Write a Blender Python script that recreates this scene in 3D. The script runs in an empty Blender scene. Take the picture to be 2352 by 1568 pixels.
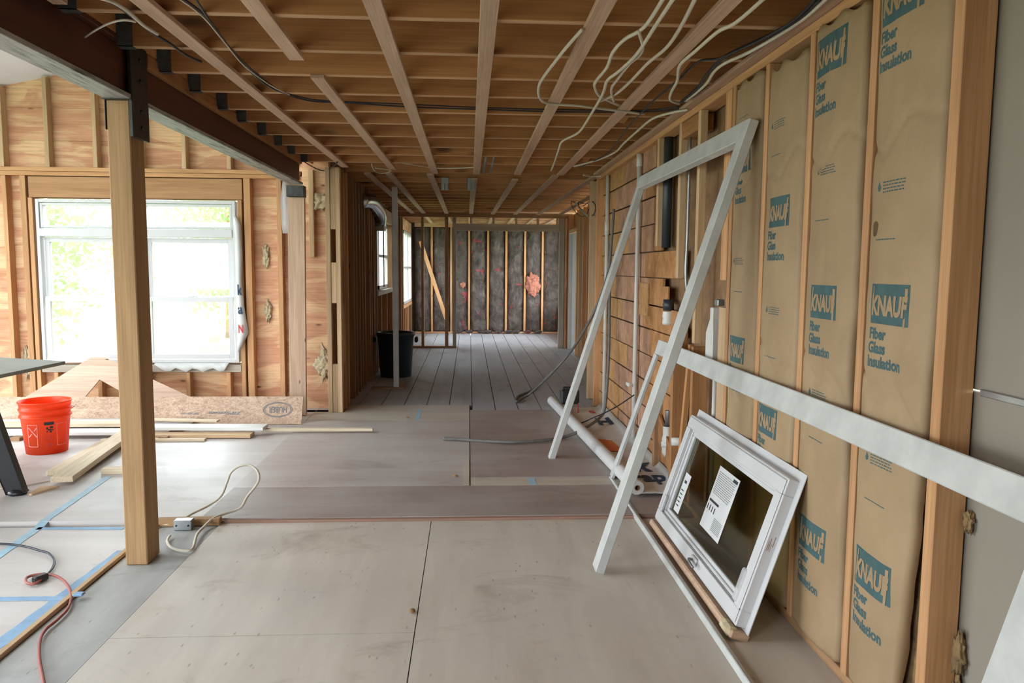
import bpy, bmesh, math, random
from mathutils import Vector, Matrix, noise
sc=bpy.context.scene
C=sc.collection
random.seed(7)
# ---------------------------------------------------------------- camera
F_PX=1755.8; PITCH=0.0954964; YAW=0.0564407; ROLL=0.0072050
EYE=Vector((0,0,1.35))
cF=Vector((math.sin(YAW)*math.cos(PITCH),math.cos(YAW)*math.cos(PITCH),-math.sin(PITCH)))
cR=Vector((math.cos(YAW),-math.sin(YAW),0)); cU=cR.cross(cF)
cR2=cR*math.cos(ROLL)+cU*math.sin(ROLL); cU2=cU*math.cos(ROLL)-cR*math.sin(ROLL)
camd=bpy.data.cameras.new('camera'); cam=bpy.data.objects.new('camera',camd); C.objects.link(cam)
M=Matrix.Identity(4)
for i in range(3): M[i][0]=cR2[i]; M[i][1]=cU2[i]; M[i][2]=-cF[i]; M[i][3]=EYE[i]
cam.matrix_world=M; camd.sensor_width=36; camd.lens=F_PX/2352*36; camd.clip_start=.05; camd.clip_end=200
sc.camera=cam
# ---------------------------------------------------------------- daylight, exposure
sc.view_settings.view_transform='Standard'; sc.view_settings.look='None'
sc.view_settings.gamma=1; sc.view_settings.use_curve_mapping=False
sc.view_settings.exposure=3.66
w=bpy.data.worlds.new('overcast_sky'); sc.world=w; w.use_nodes=True
bg=w.node_tree.nodes['Background']; bg.inputs[0].default_value=(.86,.93,1,1); bg.inputs[1].default_value=1.0
def portal(name,loc,rot,sx,sy):
    l=bpy.data.lights.new(name,'AREA'); l.shape='RECTANGLE'; l.size=sx; l.size_y=sy; l.cycles.is_portal=True
    o=bpy.data.objects.new(name,l); C.objects.link(o); o.location=loc; o.rotation_euler=rot
R=math.radians
portal('portal_back_window',(-3.11,7.56,1.2),(R(-90),0,0),1.8,1.55)
portal('portal_hall_window',(-1.36,11.07,1.5),(0,R(-90),0),.95,1.2)
portal('portal_far_window',(-1.36,14.58,1.35),(0,R(-90),0),1.35,1.9)
portal('portal_patio',(-7.15,3.6,1.2),(0,R(-90),0),2.1,4.4)
portal('portal_front',(-4.3,-1.45,1.15),(R(90),0,0),4.4,2.2)
portal('portal_end_room',(2.05,14.4,1.4),(0,R(90),0),1.5,2.0)  # unseen end room window, added to brighten the far floor
for py_ in (2.2,4.9): portal('portal_added_skylight',(-4.6,py_,3.08+.22*(-4.6+3.88)+.1),(0,-math.atan(.22),0),1.2,1.6)  # skylights added out of view to brighten the floor
# ---------------------------------------------------------------- measuring helper: pixel of the photograph -> point on an axis plane
def at(px,py,ax,v,off=0):
    d=cF+cR2*((px-1176)/F_PX)+cU2*((784-py)/F_PX)
    t=(v-EYE[ax])/d[ax]
    return EYE+d*t
def V(*a): return Vector(a)
# ---------------------------------------------------------------- materials
def nt(name,rough=.7):
    m=bpy.data.materials.new(name); m.use_nodes=True
    t=m.node_tree; b=t.nodes['Principled BSDF']; b.inputs['Roughness'].default_value=rough
    return m,t,b
def N(t,ty,**k):
    n=t.nodes.new(ty)
    for a,v in k.items(): setattr(n,a,v)
    return n
def ramp(t,fac,stops):
    r=N(t,'ShaderNodeValToRGB'); t.links.new(fac,r.inputs[0])
    e=r.color_ramp.elements
    while len(e)<len(stops): e.new(.5)
    for i,(p,c) in enumerate(stops): e[i].position=p; e[i].color=(c+(1,))[:4] if len(c)==3 else c
    return r.outputs[0]
def mix(t,bl,f,a,b):
    n=N(t,'ShaderNodeMix',data_type='RGBA',blend_type=bl)
    for s,v in ((0,f),(6,a),(7,b)):
        if hasattr(v,'is_linked') or isinstance(v,bpy.types.NodeSocket): t.links.new(v,n.inputs[s])
        elif s==0: n.inputs[0].default_value=v
        else: n.inputs[s].default_value=tuple(v)+(1,) if len(v)==3 else v
    return n.outputs[2]
def coords(t,scale,rnd=True,src='Object',rot=(0,0,0)):
    tc=N(t,'ShaderNodeTexCoord'); mp=N(t,'ShaderNodeMapping'); mp.inputs['Scale'].default_value=scale; mp.inputs['Rotation'].default_value=rot
    t.links.new(tc.outputs[src],mp.inputs['Vector'])
    if rnd:
        oi=N(t,'ShaderNodeObjectInfo'); mu=N(t,'ShaderNodeMath',operation='MULTIPLY'); mu.inputs[1].default_value=37
        t.links.new(oi.outputs['Random'],mu.inputs[0]); t.links.new(mu.outputs[0],mp.inputs['Location'])
    return mp.outputs[0]
def noi(t,vec,scale=1,detail=5,rough=.55,dist=0):
    n=N(t,'ShaderNodeTexNoise'); n.inputs['Scale'].default_value=scale; n.inputs['Detail'].default_value=detail
    n.inputs['Roughness'].default_value=rough; n.inputs['Distortion'].default_value=dist
    t.links.new(vec,n.inputs['Vector']); return n.outputs[0]
def bump(t,b,h,s=.3,d=.005):
    n=N(t,'ShaderNodeBump'); n.inputs['Strength'].default_value=s; n.inputs['Distance'].default_value=d
    t.links.new(h,n.inputs['Height']); t.links.new(n.outputs[0],b.inputs['Normal'])
def vary(t,col,amt=.25):
    oi=N(t,'ShaderNodeObjectInfo'); mr=N(t,'ShaderNodeMapRange'); mr.inputs[3].default_value=1-amt; mr.inputs[4].default_value=1+amt*.6
    t.links.new(oi.outputs['Random'],mr.inputs[0]); h=N(t,'ShaderNodeHueSaturation'); t.links.new(mr.outputs[0],h.inputs['Value']); t.links.new(col,h.inputs['Color'])
    return h.outputs[0]
def wood(name,c1,c2,knot=(.12,.05,.02),kn=.05,rough=.75,var=.22,along=0,ks=1.0,stain=0,patch=None):
    m,t,b=nt(name,rough)
    def s(a,c): v=[c,c,c]; v[along]=a; return tuple(v)
    n1=noi(t,coords(t,s(.9,13)),1,5,.6,.6); col=ramp(t,n1,[(.3,c1),(.7,c2)])
    if patch: col=mix(t,'MIX',ramp(t,noi(t,coords(t,s(1.1,4.5)),1,5,.55,1.5),[(.47,(0,0,0)),(.56,(.8,.8,.8))]),col,patch)
    n2=noi(t,coords(t,s(3,120)),1,3,.6); f=ramp(t,n2,[(.3,(.72,.70,.66)),(.62,(1,1,1))])
    col=mix(t,'MULTIPLY',.8,col,f)
    if kn:
        vo=N(t,'ShaderNodeTexVoronoi'); vo.inputs['Scale'].default_value=ks; t.links.new(coords(t,s(2.2,7)),vo.inputs['Vector'])
        k=ramp(t,vo.outputs['Distance'],[(kn*.6,(1,1,1)),(kn*1.6,(.0,.0,.0))])
        col=mix(t,'MIX',k,col,knot)
    if stain:
        n3=noi(t,coords(t,s(1.3,5)),1,4,.6); col=mix(t,'MULTIPLY',stain,col,ramp(t,n3,[(.4,(.35,.3,.25)),(.6,(1,1,1))]))
    col=vary(t,col,var)
    t.links.new(col,b.inputs['Base Color']); bump(t,b,n2,.25,.002)
    return m
def plain(name,c,rough=.6,metal=0,amt=.12,scale=6,bmp=0):
    m,t,b=nt(name,rough); b.inputs['Metallic'].default_value=metal
    n=noi(t,coords(t,(scale,)*3),1,6,.6); d=tuple(x*(1-amt*2) for x in c)
    t.links.new(ramp(t,n,[(.3,d),(.65,c)]),b.inputs['Base Color'])
    if bmp: bump(t,b,n,bmp,.01)
    return m
M_={}
M_['joist']=wood('aged_fir_joist',(.41,.18,.058),(.58,.29,.108),kn=.12,var=.15,ks=.8)
M_['jedge']=wood('bounce_lit_joist_edge',(.50,.29,.145),(.66,.42,.23),kn=.05,var=.1)
M_['strap']=wood('pine_strapping',(.52,.34,.225),(.66,.46,.32),kn=.035,var=.12)
M_['stud']=wood('fir_stud',(.50,.25,.105),(.69,.385,.185),kn=.04)
M_['studpale']=wood('pale_pine',(.56,.37,.20),(.72,.51,.31),kn=.03)
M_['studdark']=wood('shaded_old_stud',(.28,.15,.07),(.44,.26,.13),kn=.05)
M_['bright']=wood('new_spruce',(.70,.55,.37),(.82,.69,.50),kn=.025,var=.1)
M_['post']=wood('post_fir',(.34,.195,.085),(.48,.29,.135),kn=.04,var=.02)
M_['ply']=wood('plywood_sheathing',(.52,.245,.125),(.70,.37,.225),kn=.045,var=.12,ks=.8,patch=(.80,.54,.31))
M_['plydk']=wood('old_board_sheathing',(.42,.18,.06),(.62,.32,.125),kn=.05,var=.15,stain=.35)
M_['plydk2']=wood('pinkish_old_board',(.42,.22,.13),(.58,.34,.21),kn=.05,var=.1,stain=.45)
M_['plydk3']=wood('golden_old_board',(.46,.23,.08),(.66,.37,.155),kn=.05,var=.1,stain=.25)
M_['gable']=wood('pinkish_plywood_offcut',(.62,.42,.31),(.80,.60,.46),kn=.04,var=.02)
M_['edge']=wood('dirty_panel_edge',(.30,.17,.12),(.42,.26,.19),kn=0,var=.02)
M_['grey']=wood('weathered_grey_wood',(.36,.31,.25),(.52,.46,.37),kn=.04,var=.1)
M_['white']=plain('white_paint',(.74,.75,.72),.5,amt=.05,scale=3)
M_['vinyl']=plain('white_vinyl',(.63,.63,.63),.35,amt=.02)
M_['trim']=plain('scuffed_white_trim',(.58,.585,.56),.5,amt=.10,scale=9)
M_['drywall']=plain('drywall_back',(.29,.255,.205),.85,amt=.05,scale=2)
M_['ceil']=plain('white_ceiling',(.80,.82,.86),.8,amt=.02)
M_['steel']=plain('galvanised_steel',(.42,.44,.45),.4,metal=.8,amt=.15)
M_['gal']=plain('dull_grey_hanger_steel',(.13,.15,.155),.55,metal=.4,amt=.25,scale=14)
M_['dsteel']=plain('dark_steel_plate',(.07,.07,.065),.5,metal=.5,amt=.3,scale=14)
M_['black']=plain('black_plastic',(.018,.019,.022),.35,amt=.1)
M_['pvc']=plain('white_pvc',(.70,.69,.64),.35,amt=.05)
M_['abs']=plain('dark_drain_pipe',(.035,.042,.05),.4,amt=.1)
M_['cabw']=plain('cream_cable',(.66,.60,.48),.5,amt=.06,scale=20)
M_['cabk']=plain('black_cable',(.02,.022,.03),.45,amt=.05)
M_['cabg']=plain('grey_hose',(.17,.165,.15),.6,amt=.15,scale=20)
M_['cabr']=plain('faded_red_cord',(.36,.10,.075),.6,amt=.1,scale=20)
M_['foam']=plain('yellowed_insulation_fluff',(.66,.54,.34),.95,amt=.2,scale=25,bmp=.8)
M_['wool']=plain('brown_stained_wool',(.34,.22,.10),.95,amt=.3,scale=18,bmp=.8)
M_['pink']=plain('pink_fibreglass',(.58,.22,.15),.95,amt=.25,scale=30,bmp=.8)
M_['ink']=plain('dark_print',(.03,.035,.04),.7,amt=.05)
M_['inkg']=plain('grey_print',(.20,.20,.20),.7,amt=.05)
M_['inkb']=plain('dark_blue_print',(.02,.05,.10),.7,amt=.05)
M_['inkr']=plain('red_print',(.60,.05,.04),.7,amt=.05)
M_['inko']=plain('orange_print',(.72,.20,.05),.7,amt=.1)
M_['teal']=plain('teal_print',(.06,.125,.13),.8,amt=.12,scale=20)
M_['paper']=plain('white_label_paper',(.72,.73,.73),.6,amt=.03)
M_['pinkink']=plain('pale_pink_print',(.85,.38,.33),.6,amt=.05)
M_['tape']=plain('blue_painters_tape',(.26,.43,.64),.6,amt=.12,scale=14)
M_['tapep']=plain('pale_blue_tape',(.40,.60,.72),.6,amt=.1,scale=14)
M_['can']=plain('dark_blue_grey_bin_plastic',(.022,.036,.05),.45,amt=.1)
M_['panel']=plain('grey_board',(.30,.31,.27),.7,amt=.08)
M_['leaf']=None
def facing(t,lo,hi):
    # smooth reflectance that grows towards grazing angles, equal on both faces of the pane
    lw=N(t,'ShaderNodeLayerWeight'); lw.inputs[0].default_value=.5
    pw=N(t,'ShaderNodeMath',operation='POWER'); pw.inputs[1].default_value=5; t.links.new(lw.outputs['Facing'],pw.inputs[0])
    mr=N(t,'ShaderNodeMapRange'); mr.inputs[3].default_value=lo; mr.inputs[4].default_value=hi; t.links.new(pw.outputs[0],mr.inputs[0]); return mr
def mk():
    # kraft paper
    m,t,b=nt('kraft_paper',.62)
    n=noi(t,coords(t,(3,3,3)),1,6,.6); c=ramp(t,n,[(.3,(.32,.215,.115)),(.7,(.405,.28,.155))])
    n2=noi(t,coords(t,(26,26,26)),1,4,.6,1.2)
    t.links.new(c,b.inputs['Base Color']); bump(t,b,n2,.35,.004); M_['kraft']=m
    # subfloor plywood, dusty
    def floor(name,c1,c2,speck,ax=1,rough=.55,sp=.5):
        m,t,b=nt(name,rough)
        s=(5,.7,1) if ax==1 else (.7,5,1)
        n=noi(t,coords(t,s,False),1,6,.65,.4); c=ramp(t,n,[(.3,c1),(.68,c2)])
        d=noi(t,coords(t,(.9,.9,.9),False),1,5,.6); c=mix(t,'MIX',ramp(t,d,[(.42,(0,0,0)),(.75,(.55,.55,.55))]),c,(.55,.53,.50))
        vs=(26,9,9) if ax==1 else (9,26,9)
        bl_=noi(t,coords(t,(1.7,2.6,2),False),1,7,.7,.8); c=mix(t,'MIX',ramp(t,bl_,[(.56,(0,0,0)),(.74,(.5,.5,.5))]),c,speck)
        g=N(t,'ShaderNodeTexVoronoi'); t.links.new(coords(t,vs,False),g.inputs['Vector']); g.inputs['Scale'].default_value=.9
        k=ramp(t,g.outputs['Distance'],[(.06,(sp,sp,sp)),(.13,(0,0,0))])
        msk=noi(t,coords(t,(2.5,2.5,2.5),False),1,3,.5); k=mix(t,'MULTIPLY',1,k,ramp(t,msk,[(.40,(0,0,0)),(.52,(1,1,1))]))
        c=mix(t,'MIX',k,c,speck)
        t.links.new(c,b.inputs['Base Color']); bump(t,b,n,.15,.002)
        t.links.new(ramp(t,d,[(.3,(rough-.12,)*3),(.7,(rough+.15,)*3)]),b.inputs['Roughness'])
        return m
    M_['f_front']=floor('pale_plywood_floor',(.55,.48,.41),(.68,.61,.53),(.22,.15,.09))
    M_['f_brown']=floor('brown_plywood_floor',(.27,.215,.19),(.36,.295,.265),(.15,.10,.08),0,.5,.3)
    M_['f_mid']=floor('dusty_grey_plywood_floor',(.42,.37,.345),(.54,.49,.46),(.2,.15,.12),0,.45,.3)
    M_['f_pale']=floor('pale_strip_floor',(.48,.42,.34),(.58,.52,.43),(.3,.24,.17),0,.6,.3)
    M_['f_left']=floor('taped_paper_floor',(.50,.455,.43),(.62,.575,.55),(.25,.2,.16),0,.5,.3)
    M_['f_conc']=floor('grey_patched_floor',(.31,.315,.31),(.47,.475,.47),(.14,.13,.12),1,.65,.5)
    M_['f_board']=floor('grey_blue_floorboards',(.33,.345,.385),(.46,.475,.52),(.10,.08,.07),1,.5,.8)
    # rusty beam web
    m,t,b=nt('dark_red_steel_beam',.5)
    n=noi(t,coords(t,(1,10,10)),1,6,.6); c=ramp(t,n,[(.3,(.055,.018,.010)),(.7,(.13,.042,.022))])
    t.links.new(c,b.inputs['Base Color']); M_['beam']=m
    m,t,b=nt('scuffed_grey_flange',.55)
    n=noi(t,coords(t,(4,40,40)),1,6,.7); c=ramp(t,n,[(.35,(.08,.075,.065)),(.5,(.34,.34,.32)),(.7,(.46,.45,.41))])
    t.links.new(c,b.inputs['Base Color']); M_['flange']=m
    # OSB
    m,t,b=nt('osb_strands',.7)
    vo=N(t,'ShaderNodeTexVoronoi'); t.links.new(coords(t,(18,60,30),False,rot=(0,0,.5)),vo.inputs['Vector'])
    n=noi(t,coords(t,(8,30,8),False),1,6,.7,1.5)
    c=mix(t,'MIX',.45,ramp(t,vo.outputs['Color'],[(.1,(.34,.20,.12)),(.9,(.74,.55,.40))]),ramp(t,n,[(.35,(.30,.17,.10)),(.6,(.70,.50,.36))]))
    t.links.new(c,b.inputs['Base Color']); M_['osb']=m
    # foil faced batt on the far wall
    m,t,b=nt('dark_wrinkled_batt_facing',.36)
    n=noi(t,coords(t,(7,7,5)),1,7,.65,1.0); c=ramp(t,n,[(.3,(.040,.030,.025)),(.7,(.14,.108,.090))])
    pk=noi(t,coords(t,(5,1,9)),1,3,.5); c=mix(t,'MIX',ramp(t,pk,[(.645,(0,0,0)),(.68,(.75,.75,.75))]),c,(.36,.045,.06))
    t.links.new(c,b.inputs['Base Color']); b.inputs['Metallic'].default_value=.25; bump(t,b,n,1.0,.05); M_['foil']=m
    # duct
    m,t,b=nt('shiny_flexible_duct',.25); b.inputs['Metallic'].default_value=1; b.inputs['Base Color'].default_value=(.55,.56,.57,1); M_['duct']=m
    # glass
    m,t,b=nt('window_glass',.02); 
    tr=N(t,'ShaderNodeBsdfTransparent'); tr.inputs[0].default_value=(.93,.96,.95,1); gl=N(t,'ShaderNodeBsdfGlossy'); gl.inputs['Roughness'].default_value=.02
    fr=facing(t,.05,.5); mx=N(t,'ShaderNodeMixShader'); t.links.new(fr.outputs[0],mx.inputs[0]); t.links.new(tr.outputs[0],mx.inputs[1]); t.links.new(gl.outputs[0],mx.inputs[2])
    t.links.new(mx.outputs[0],t.nodes['Material Output'].inputs[0]); M_['glass']=m
    m,t,b=nt('tinted_window_glass',.02)
    tr=N(t,'ShaderNodeBsdfTransparent'); tr.inputs[0].default_value=(.62,.62,.50,1); gl=N(t,'ShaderNodeBsdfGlossy'); gl.inputs['Roughness'].default_value=.06; gl.inputs[0].default_value=(.9,.93,.9,1)
    fr=facing(t,.13,.7); mx=N(t,'ShaderNodeMixShader'); t.links.new(fr.outputs[0],mx.inputs[0]); t.links.new(tr.outputs[0],mx.inputs[1]); t.links.new(gl.outputs[0],mx.inputs[2])
    t.links.new(mx.outputs[0],t.nodes['Material Output'].inputs[0]); M_['tglass']=m
    # bucket
    m,t,b=nt('orange_bucket_plastic',.35); b.inputs['Base Color'].default_value=(.95,.13,.03,1)
    tl=N(t,'ShaderNodeBsdfTranslucent'); tl.inputs[0].default_value=(1,.16,.03,1); mx=N(t,'ShaderNodeMixShader'); mx.inputs[0].default_value=.5
    t.links.new(b.outputs[0],mx.inputs[1]); t.links.new(tl.outputs[0],mx.inputs[2]); t.links.new(mx.outputs[0],t.nodes['Material Output'].inputs[0]); M_['bucket']=m
    m,t,b=nt('clear_poly_sheet',.2); tr=N(t,'ShaderNodeBsdfTransparent'); mx=N(t,'ShaderNodeMixShader'); mx.inputs[0].default_value=.45; b.inputs['Base Color'].default_value=(.75,.74,.74,1)
    t.links.new(tr.outputs[0],mx.inputs[1]); t.links.new(b.outputs[0],mx.inputs[2]); t.links.new(mx.outputs[0],t.nodes['Material Output'].inputs[0]); M_['poly']=m
    m,t,b=nt('leaves',.6); b.inputs['Base Color'].default_value=(.22,.34,.12,1)
    tl=N(t,'ShaderNodeBsdfTranslucent'); tl.inputs[0].default_value=(.36,.52,.20,1); mx=N(t,'ShaderNodeMixShader'); mx.inputs[0].default_value=.5
    t.links.new(b.outputs[0],mx.inputs[1]); t.links.new(tl.outputs[0],mx.inputs[2]); t.links.new(mx.outputs[0],t.nodes['Material Output'].inputs[0]); M_['leaf']=m
    M_['grass']=plain('lawn_green',(.16,.24,.07),.9,amt=.25,scale=2)
    M_['wrap']=plain('white_housewrap',(.66,.66,.64),.45,amt=.06,scale=5)
mk()
# ---------------------------------------------------------------- mesh helpers
def tag(o,label=None,cat=None,group=None,kind=None):
    if label: o['label']=label
    if cat: o['category']=cat
    if group: o['group']=group
    if kind: o['kind']=kind
    return o
def link(name,me,parent=None,mw=None):
    o=bpy.data.objects.new(name,me); C.objects.link(o)
    if mw is not None: o.matrix_world=mw
    if parent: o.parent=parent
    return o
def empty(name,loc=(0,0,0)):
    o=bpy.data.objects.new(name,None); C.objects.link(o); o.location=loc; o.empty_display_size=.05; return o
def box(bm,x0,x1,y0,y1,z0,z1,mw=None):
    r=bmesh.ops.create_cube(bm,size=1)['verts']
    for v in r:
        v.co=Vector((x0+(x1-x0)*(v.co.x+.5),y0+(y1-y0)*(v.co.y+.5),z0+(z1-z0)*(v.co.z+.5)))
        if mw is not None: v.co=mw@v.co
    return r
def fin(bm,name,mat,parent=None,bev=0,smooth=False,mw=None):
    if bev: bmesh.ops.bevel(bm,geom=bm.edges[:],offset=bev,segments=1,affect='EDGES')
    bmesh.ops.recalc_face_normals(bm,faces=bm.faces)
    me=bpy.data.meshes.new(name); bm.to_mesh(me); bm.free(); me.materials.append(M_[mat] if isinstance(mat,str) else mat)
    if smooth:
        for p in me.polygons: p.use_smooth=True
    # children are authored in world space: undo the parent's offset
    o=link(name,me,None,mw)
    if parent:
        o.parent=parent
        if mw is None: o.location=-parent_world(parent)
    return o
def parent_world(p):
    v=Vector(p.location)
    while p.parent: p=p.parent; v=v+Vector(p.location)
    return v
def boxes(name,mat,bl,parent=None,bev=0):
    bm=bmesh.new()
    for b in bl: box(bm,*b)
    return fin(bm,name,mat,parent,bev)
def frame_mat(p0,p1,side):
    p0=Vector(p0);p1=Vector(p1);X=(p1-p0).normalized(); S=Vector(side); Y=(S-X*S.dot(X)).normalized(); Z=X.cross(Y)
    m=Matrix.Identity(4)
    for i in range(3): m[i][0]=X[i];m[i][1]=Y[i];m[i][2]=Z[i];m[i][3]=p0[i]
    return m,(p1-p0).length
def lumber(name,p0,p1,side,w,t,mat,label=None,cat=None,group=None,parent=None,bev=.002,kind=None):
    """board from p0 to p1 (centre line); w measured along side, t across it. local X runs along the grain"""
    m,L=frame_mat(p0,p1,side)
    bm=bmesh.new(); box(bm,0,L,-w/2,w/2,-t/2,t/2)
    if bev: bmesh.ops.bevel(bm,geom=bm.edges[:],offset=bev,segments=1,affect='EDGES')
    me=bpy.data.meshes.new(name); bm.to_mesh(me); bm.free(); me.materials.append(M_[mat])
    o=link(name,me,None,m)
    if parent:
        o.parent=parent; o.matrix_parent_inverse=Matrix.Translation(-parent_world(parent))
    if label: tag(o,label,cat,group)
    if kind: o['kind']=kind
    return o
def struct(name,mat,bl,bev=0): return tag(boxes(name,mat,bl,None,bev),kind='structure')
def catmull(P,n=6):
    P=[Vector(p) for p in P]; Q=[]
    for i in range(len(P)-1):
        a=P[max(i-1,0)];b=P[i];c=P[i+1];d=P[min(i+2,len(P)-1)]
        for k in range(n):
            t=k/n; Q.append(.5*((2*b)+(c-a)*t+(2*a-5*b+4*c-d)*t*t+(3*b-a-3*c+d)*t**3))
    return Q+[P[-1]]
def tube(name,P,r,mat,parent=None,seg=7,sm=5,ends=True,rf=None):
    Q=catmull(P,sm) if sm else [Vector(p) for p in P]
    bm=bmesh.new(); rings=[]; up=Vector((0,0,1))
    T0=(Q[1]-Q[0]).normalized(); U=T0.orthogonal().normalized()
    for i,q in enumerate(Q):
        T=(Q[min(i+1,len(Q)-1)]-Q[max(i-1,0)]).normalized(); U=(U-T*U.dot(T)).normalized(); W=T.cross(U)
        rr=r if rf is None else rf(i/(len(Q)-1))*r
        rings.append([bm.verts.new(q+(U*math.cos(2*math.pi*k/seg)+W*math.sin(2*math.pi*k/seg))*rr) for k in range(seg)])
    for a,b in zip(rings,rings[1:]):
        for k in range(seg): bm.faces.new((a[k],a[(k+1)%seg],b[(k+1)%seg],b[k]))
    if ends: bm.faces.new(rings[0][::-1]); bm.faces.new(rings[-1])
    return fin(bm,name,mat,parent,smooth=True)
def lathe(name,prof,loc,mat,parent=None,seg=40,sx=1,ax=None):
    bm=bmesh.new(); rings=[]
    for r,z in prof: rings.append([bm.verts.new((r*math.cos(2*math.pi*k/seg)*sx,r*math.sin(2*math.pi*k/seg),z)) for k in range(seg)])
    for a,b in zip(rings,rings[1:]):
        for k in range(seg): bm.faces.new((a[k],a[(k+1)%seg],b[(k+1)%seg],b[k]))
    if prof[0][0]>1e-4: bm.faces.new(rings[0][::-1])
    if ax is not None: bmesh.ops.transform(bm,matrix=ax,verts=bm.verts)
    bmesh.ops.translate(bm,vec=Vector(loc),verts=bm.verts)
    return fin(bm,name,mat,parent,smooth=True)
def text_geo(s,size,shear=0,bold=0,align='LEFT',squash=1):
    cu=bpy.data.curves.new('txt','FONT'); cu.body=s; cu.size=size; cu.shear=shear; cu.offset=bold; cu.align_x=align; cu.resolution_u=3
    o=bpy.data.objects.new('txt',cu); C.objects.link(o); dg=bpy.context.evaluated_depsgraph_get(); me=bpy.data.meshes.new_from_object(o.evaluated_get(dg))
    vs=[(v.co.x*squash,v.co.y) for v in me.vertices]; fs=[tuple(p.vertices) for p in me.polygons]
    bpy.data.objects.remove(o); bpy.data.curves.remove(cu); bpy.data.meshes.remove(me)
    return vs,fs
def fit(g,w,h):
    vs,fs=g; xs=[v[0] for v in vs]; ys=[v[1] for v in vs]
    x0,x1,y0,y1=min(xs),max(xs),min(ys),max(ys)
    return [((x-x0)/(x1-x0)*w,(y-y0)/(y1-y0)*h) for x,y in vs],fs
def quad_geo(rects):
    vs=[];fs=[]
    for x0,x1,y0,y1 in rects:
        n=len(vs); vs+=[(x0,y0),(x1,y0),(x1,y1),(x0,y1)]; fs.append((n,n+1,n+2,n+3))
    return vs,fs
def merge(*gs):
    vs=[];fs=[]
    for g,(dx,dy) in gs:
        n=len(vs); vs+=[(x+dx,y+dy) for x,y in g[0]]; fs+=[tuple(i+n for i in f) for f in g[1]]
    return vs,fs
def decal(name,geo,fmap,mat,parent,label=None,th=0):
    """print lying on a surface; fmap(u,v)->world point"""
    vs,fs=geo; bm=bmesh.new(); B=[bm.verts.new(fmap(u,v)) for u,v in vs]
    for f in fs:
        try: bm.faces.new([B[i] for i in f])
        except ValueError: pass
    bmesh.ops.remove_doubles(bm,verts=bm.verts,dist=1e-6)
    me=bpy.data.meshes.new(name); bm.to_mesh(me); bm.free(); me.materials.append(M_[mat])
    o=link(name,me)
    if parent: o.parent=parent; o.matrix_parent_inverse=parent.matrix_world.inverted() if parent.type!='EMPTY' else Matrix.Translation(-parent_world(parent))
    if label: o['label']=label
    return o
ORD='first second third fourth fifth sixth seventh eighth ninth tenth eleventh twelfth thirteenth fourteenth fifteenth sixteenth seventeenth eighteenth nineteenth twentieth'.split()
# ================================================================ SETTING
CZ=2.25   # joist underside
struct('floor','black',[(-7.3,3.4,-2.6,7.55,-.12,-.03),(-1.3,3.4,7.55,16.0,-.12,-.03)])                                   # sub-base seen only through gaps
struct('floor','f_front',[(-1.305,-.202,-2.5,2.74,-.03,0),(-.198,1.36,-2.5,4.0,-.03,0),(-1.305,-.202,2.744,4.0,-.03,0)])
struct('floor','f_conc',[(-1.60,-1.309,-2.5,4.0,-.03,-.002)])
struct('floor','f_left',[(-7.2,-1.635,-2.5,3.98,-.03,-.004)])
struct('floor','f_brown',[(-1.42,1.33,4.03,4.60,-.03,.018),(.012,1.33,4.76,7.08,-.03,.026),(-.0,.0,0,0,0,0)][:2])
struct('floor','f_mid',[(-1.42,.005,4.603,6.64,-.03,.018)])
struct('floor','f_left',[(-7.2,-1.424,4.03,7.42,-.03,.012)])
struct('floor','f_pale',[(.012,1.33,4.603,4.756,-.03,.019),(-1.42,.005,6.643,7.42,-.03,.012),(-.036,.003,4.62,5.25,.018,.0195)])
bl=[];x=-1.30
while x<3.2:
    bl.append((x+.003,x+.217,7.085 if .0<x<1.2 else 7.42,16.0,-.03,.008)); x+=.222
struct('floor','f_board',bl)
struct('trim_1','edge',[(-1.305,1.33,4.003,4.028,-.03,.013)])                            # raw edge of the upper floor layer
# walls -----------------------------------------------------------
wx0,wx1,wz0,wz1=-4.03,-2.19,.42,1.97
struct('wall_back_left','ply',[(-7.2,wx0,7.49,7.52,0,2.2),(wx1,-1.27,7.49,7.52,0,2.25),(wx0,wx1,7.49,7.52,0,wz0),(wx0,wx1,7.49,7.52,wz1,2.2)]
   +[(-7.2,-1.27,7.49,7.52,z,z+.296) for z in (2.202,2.5,2.8,3.1,3.4,3.7)])
struct('ceiling_left','ceil',[])if 0 else None
bm=bmesh.new()
for q_ in ((-7.4,-5.2,-2.6,7.6),(-4.0,-1.5,-2.6,7.6),(-5.2,-4.0,-2.6,1.4),(-5.2,-4.0,3.0,4.1),(-5.2,-4.0,5.7,7.6)): box(bm,*q_,0,.05)  # gaps between slabs let in sky for the added skylights
for v in bm.verts: v.co.z+=3.08+.22*(v.co.x+3.88)
tag(fin(bm,'ceiling_left','ceil'),kind='structure')
struct('ceiling','joist',[(-1.50,2.9,y,y+.295,2.487,2.505) for y in [(-2.6+.3*i) for i in range(62)]])
struct('wall_above_beam','drywall',[(-1.68,-1.60,-2.6,7.49,2.31,3.75)])
struct('wall_left','drywall',[(-7.2,-7.1,-2.6,1.4,-.03,2.6),(-7.2,-7.1,5.8,7.5,-.03,2.6),(-7.2,-7.1,1.4,5.8,2.25,2.6)])
struct('wall_front','drywall',[(-7.2,-6.5,-1.4,-1.3,-.03,3.7),(-2.1,1.4,-1.4,-1.3,-.03,3.7),(-6.5,-2.1,-1.4,-1.3,2.25,3.7)])
struct('wall_right','drywall',[(1.312,1.33,-2.6,1.03,0,2.48),(1.312,1.33,1.033,3.62,0,1.04),(1.312,1.33,1.033,3.62,1.046,2.48)])
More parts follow.
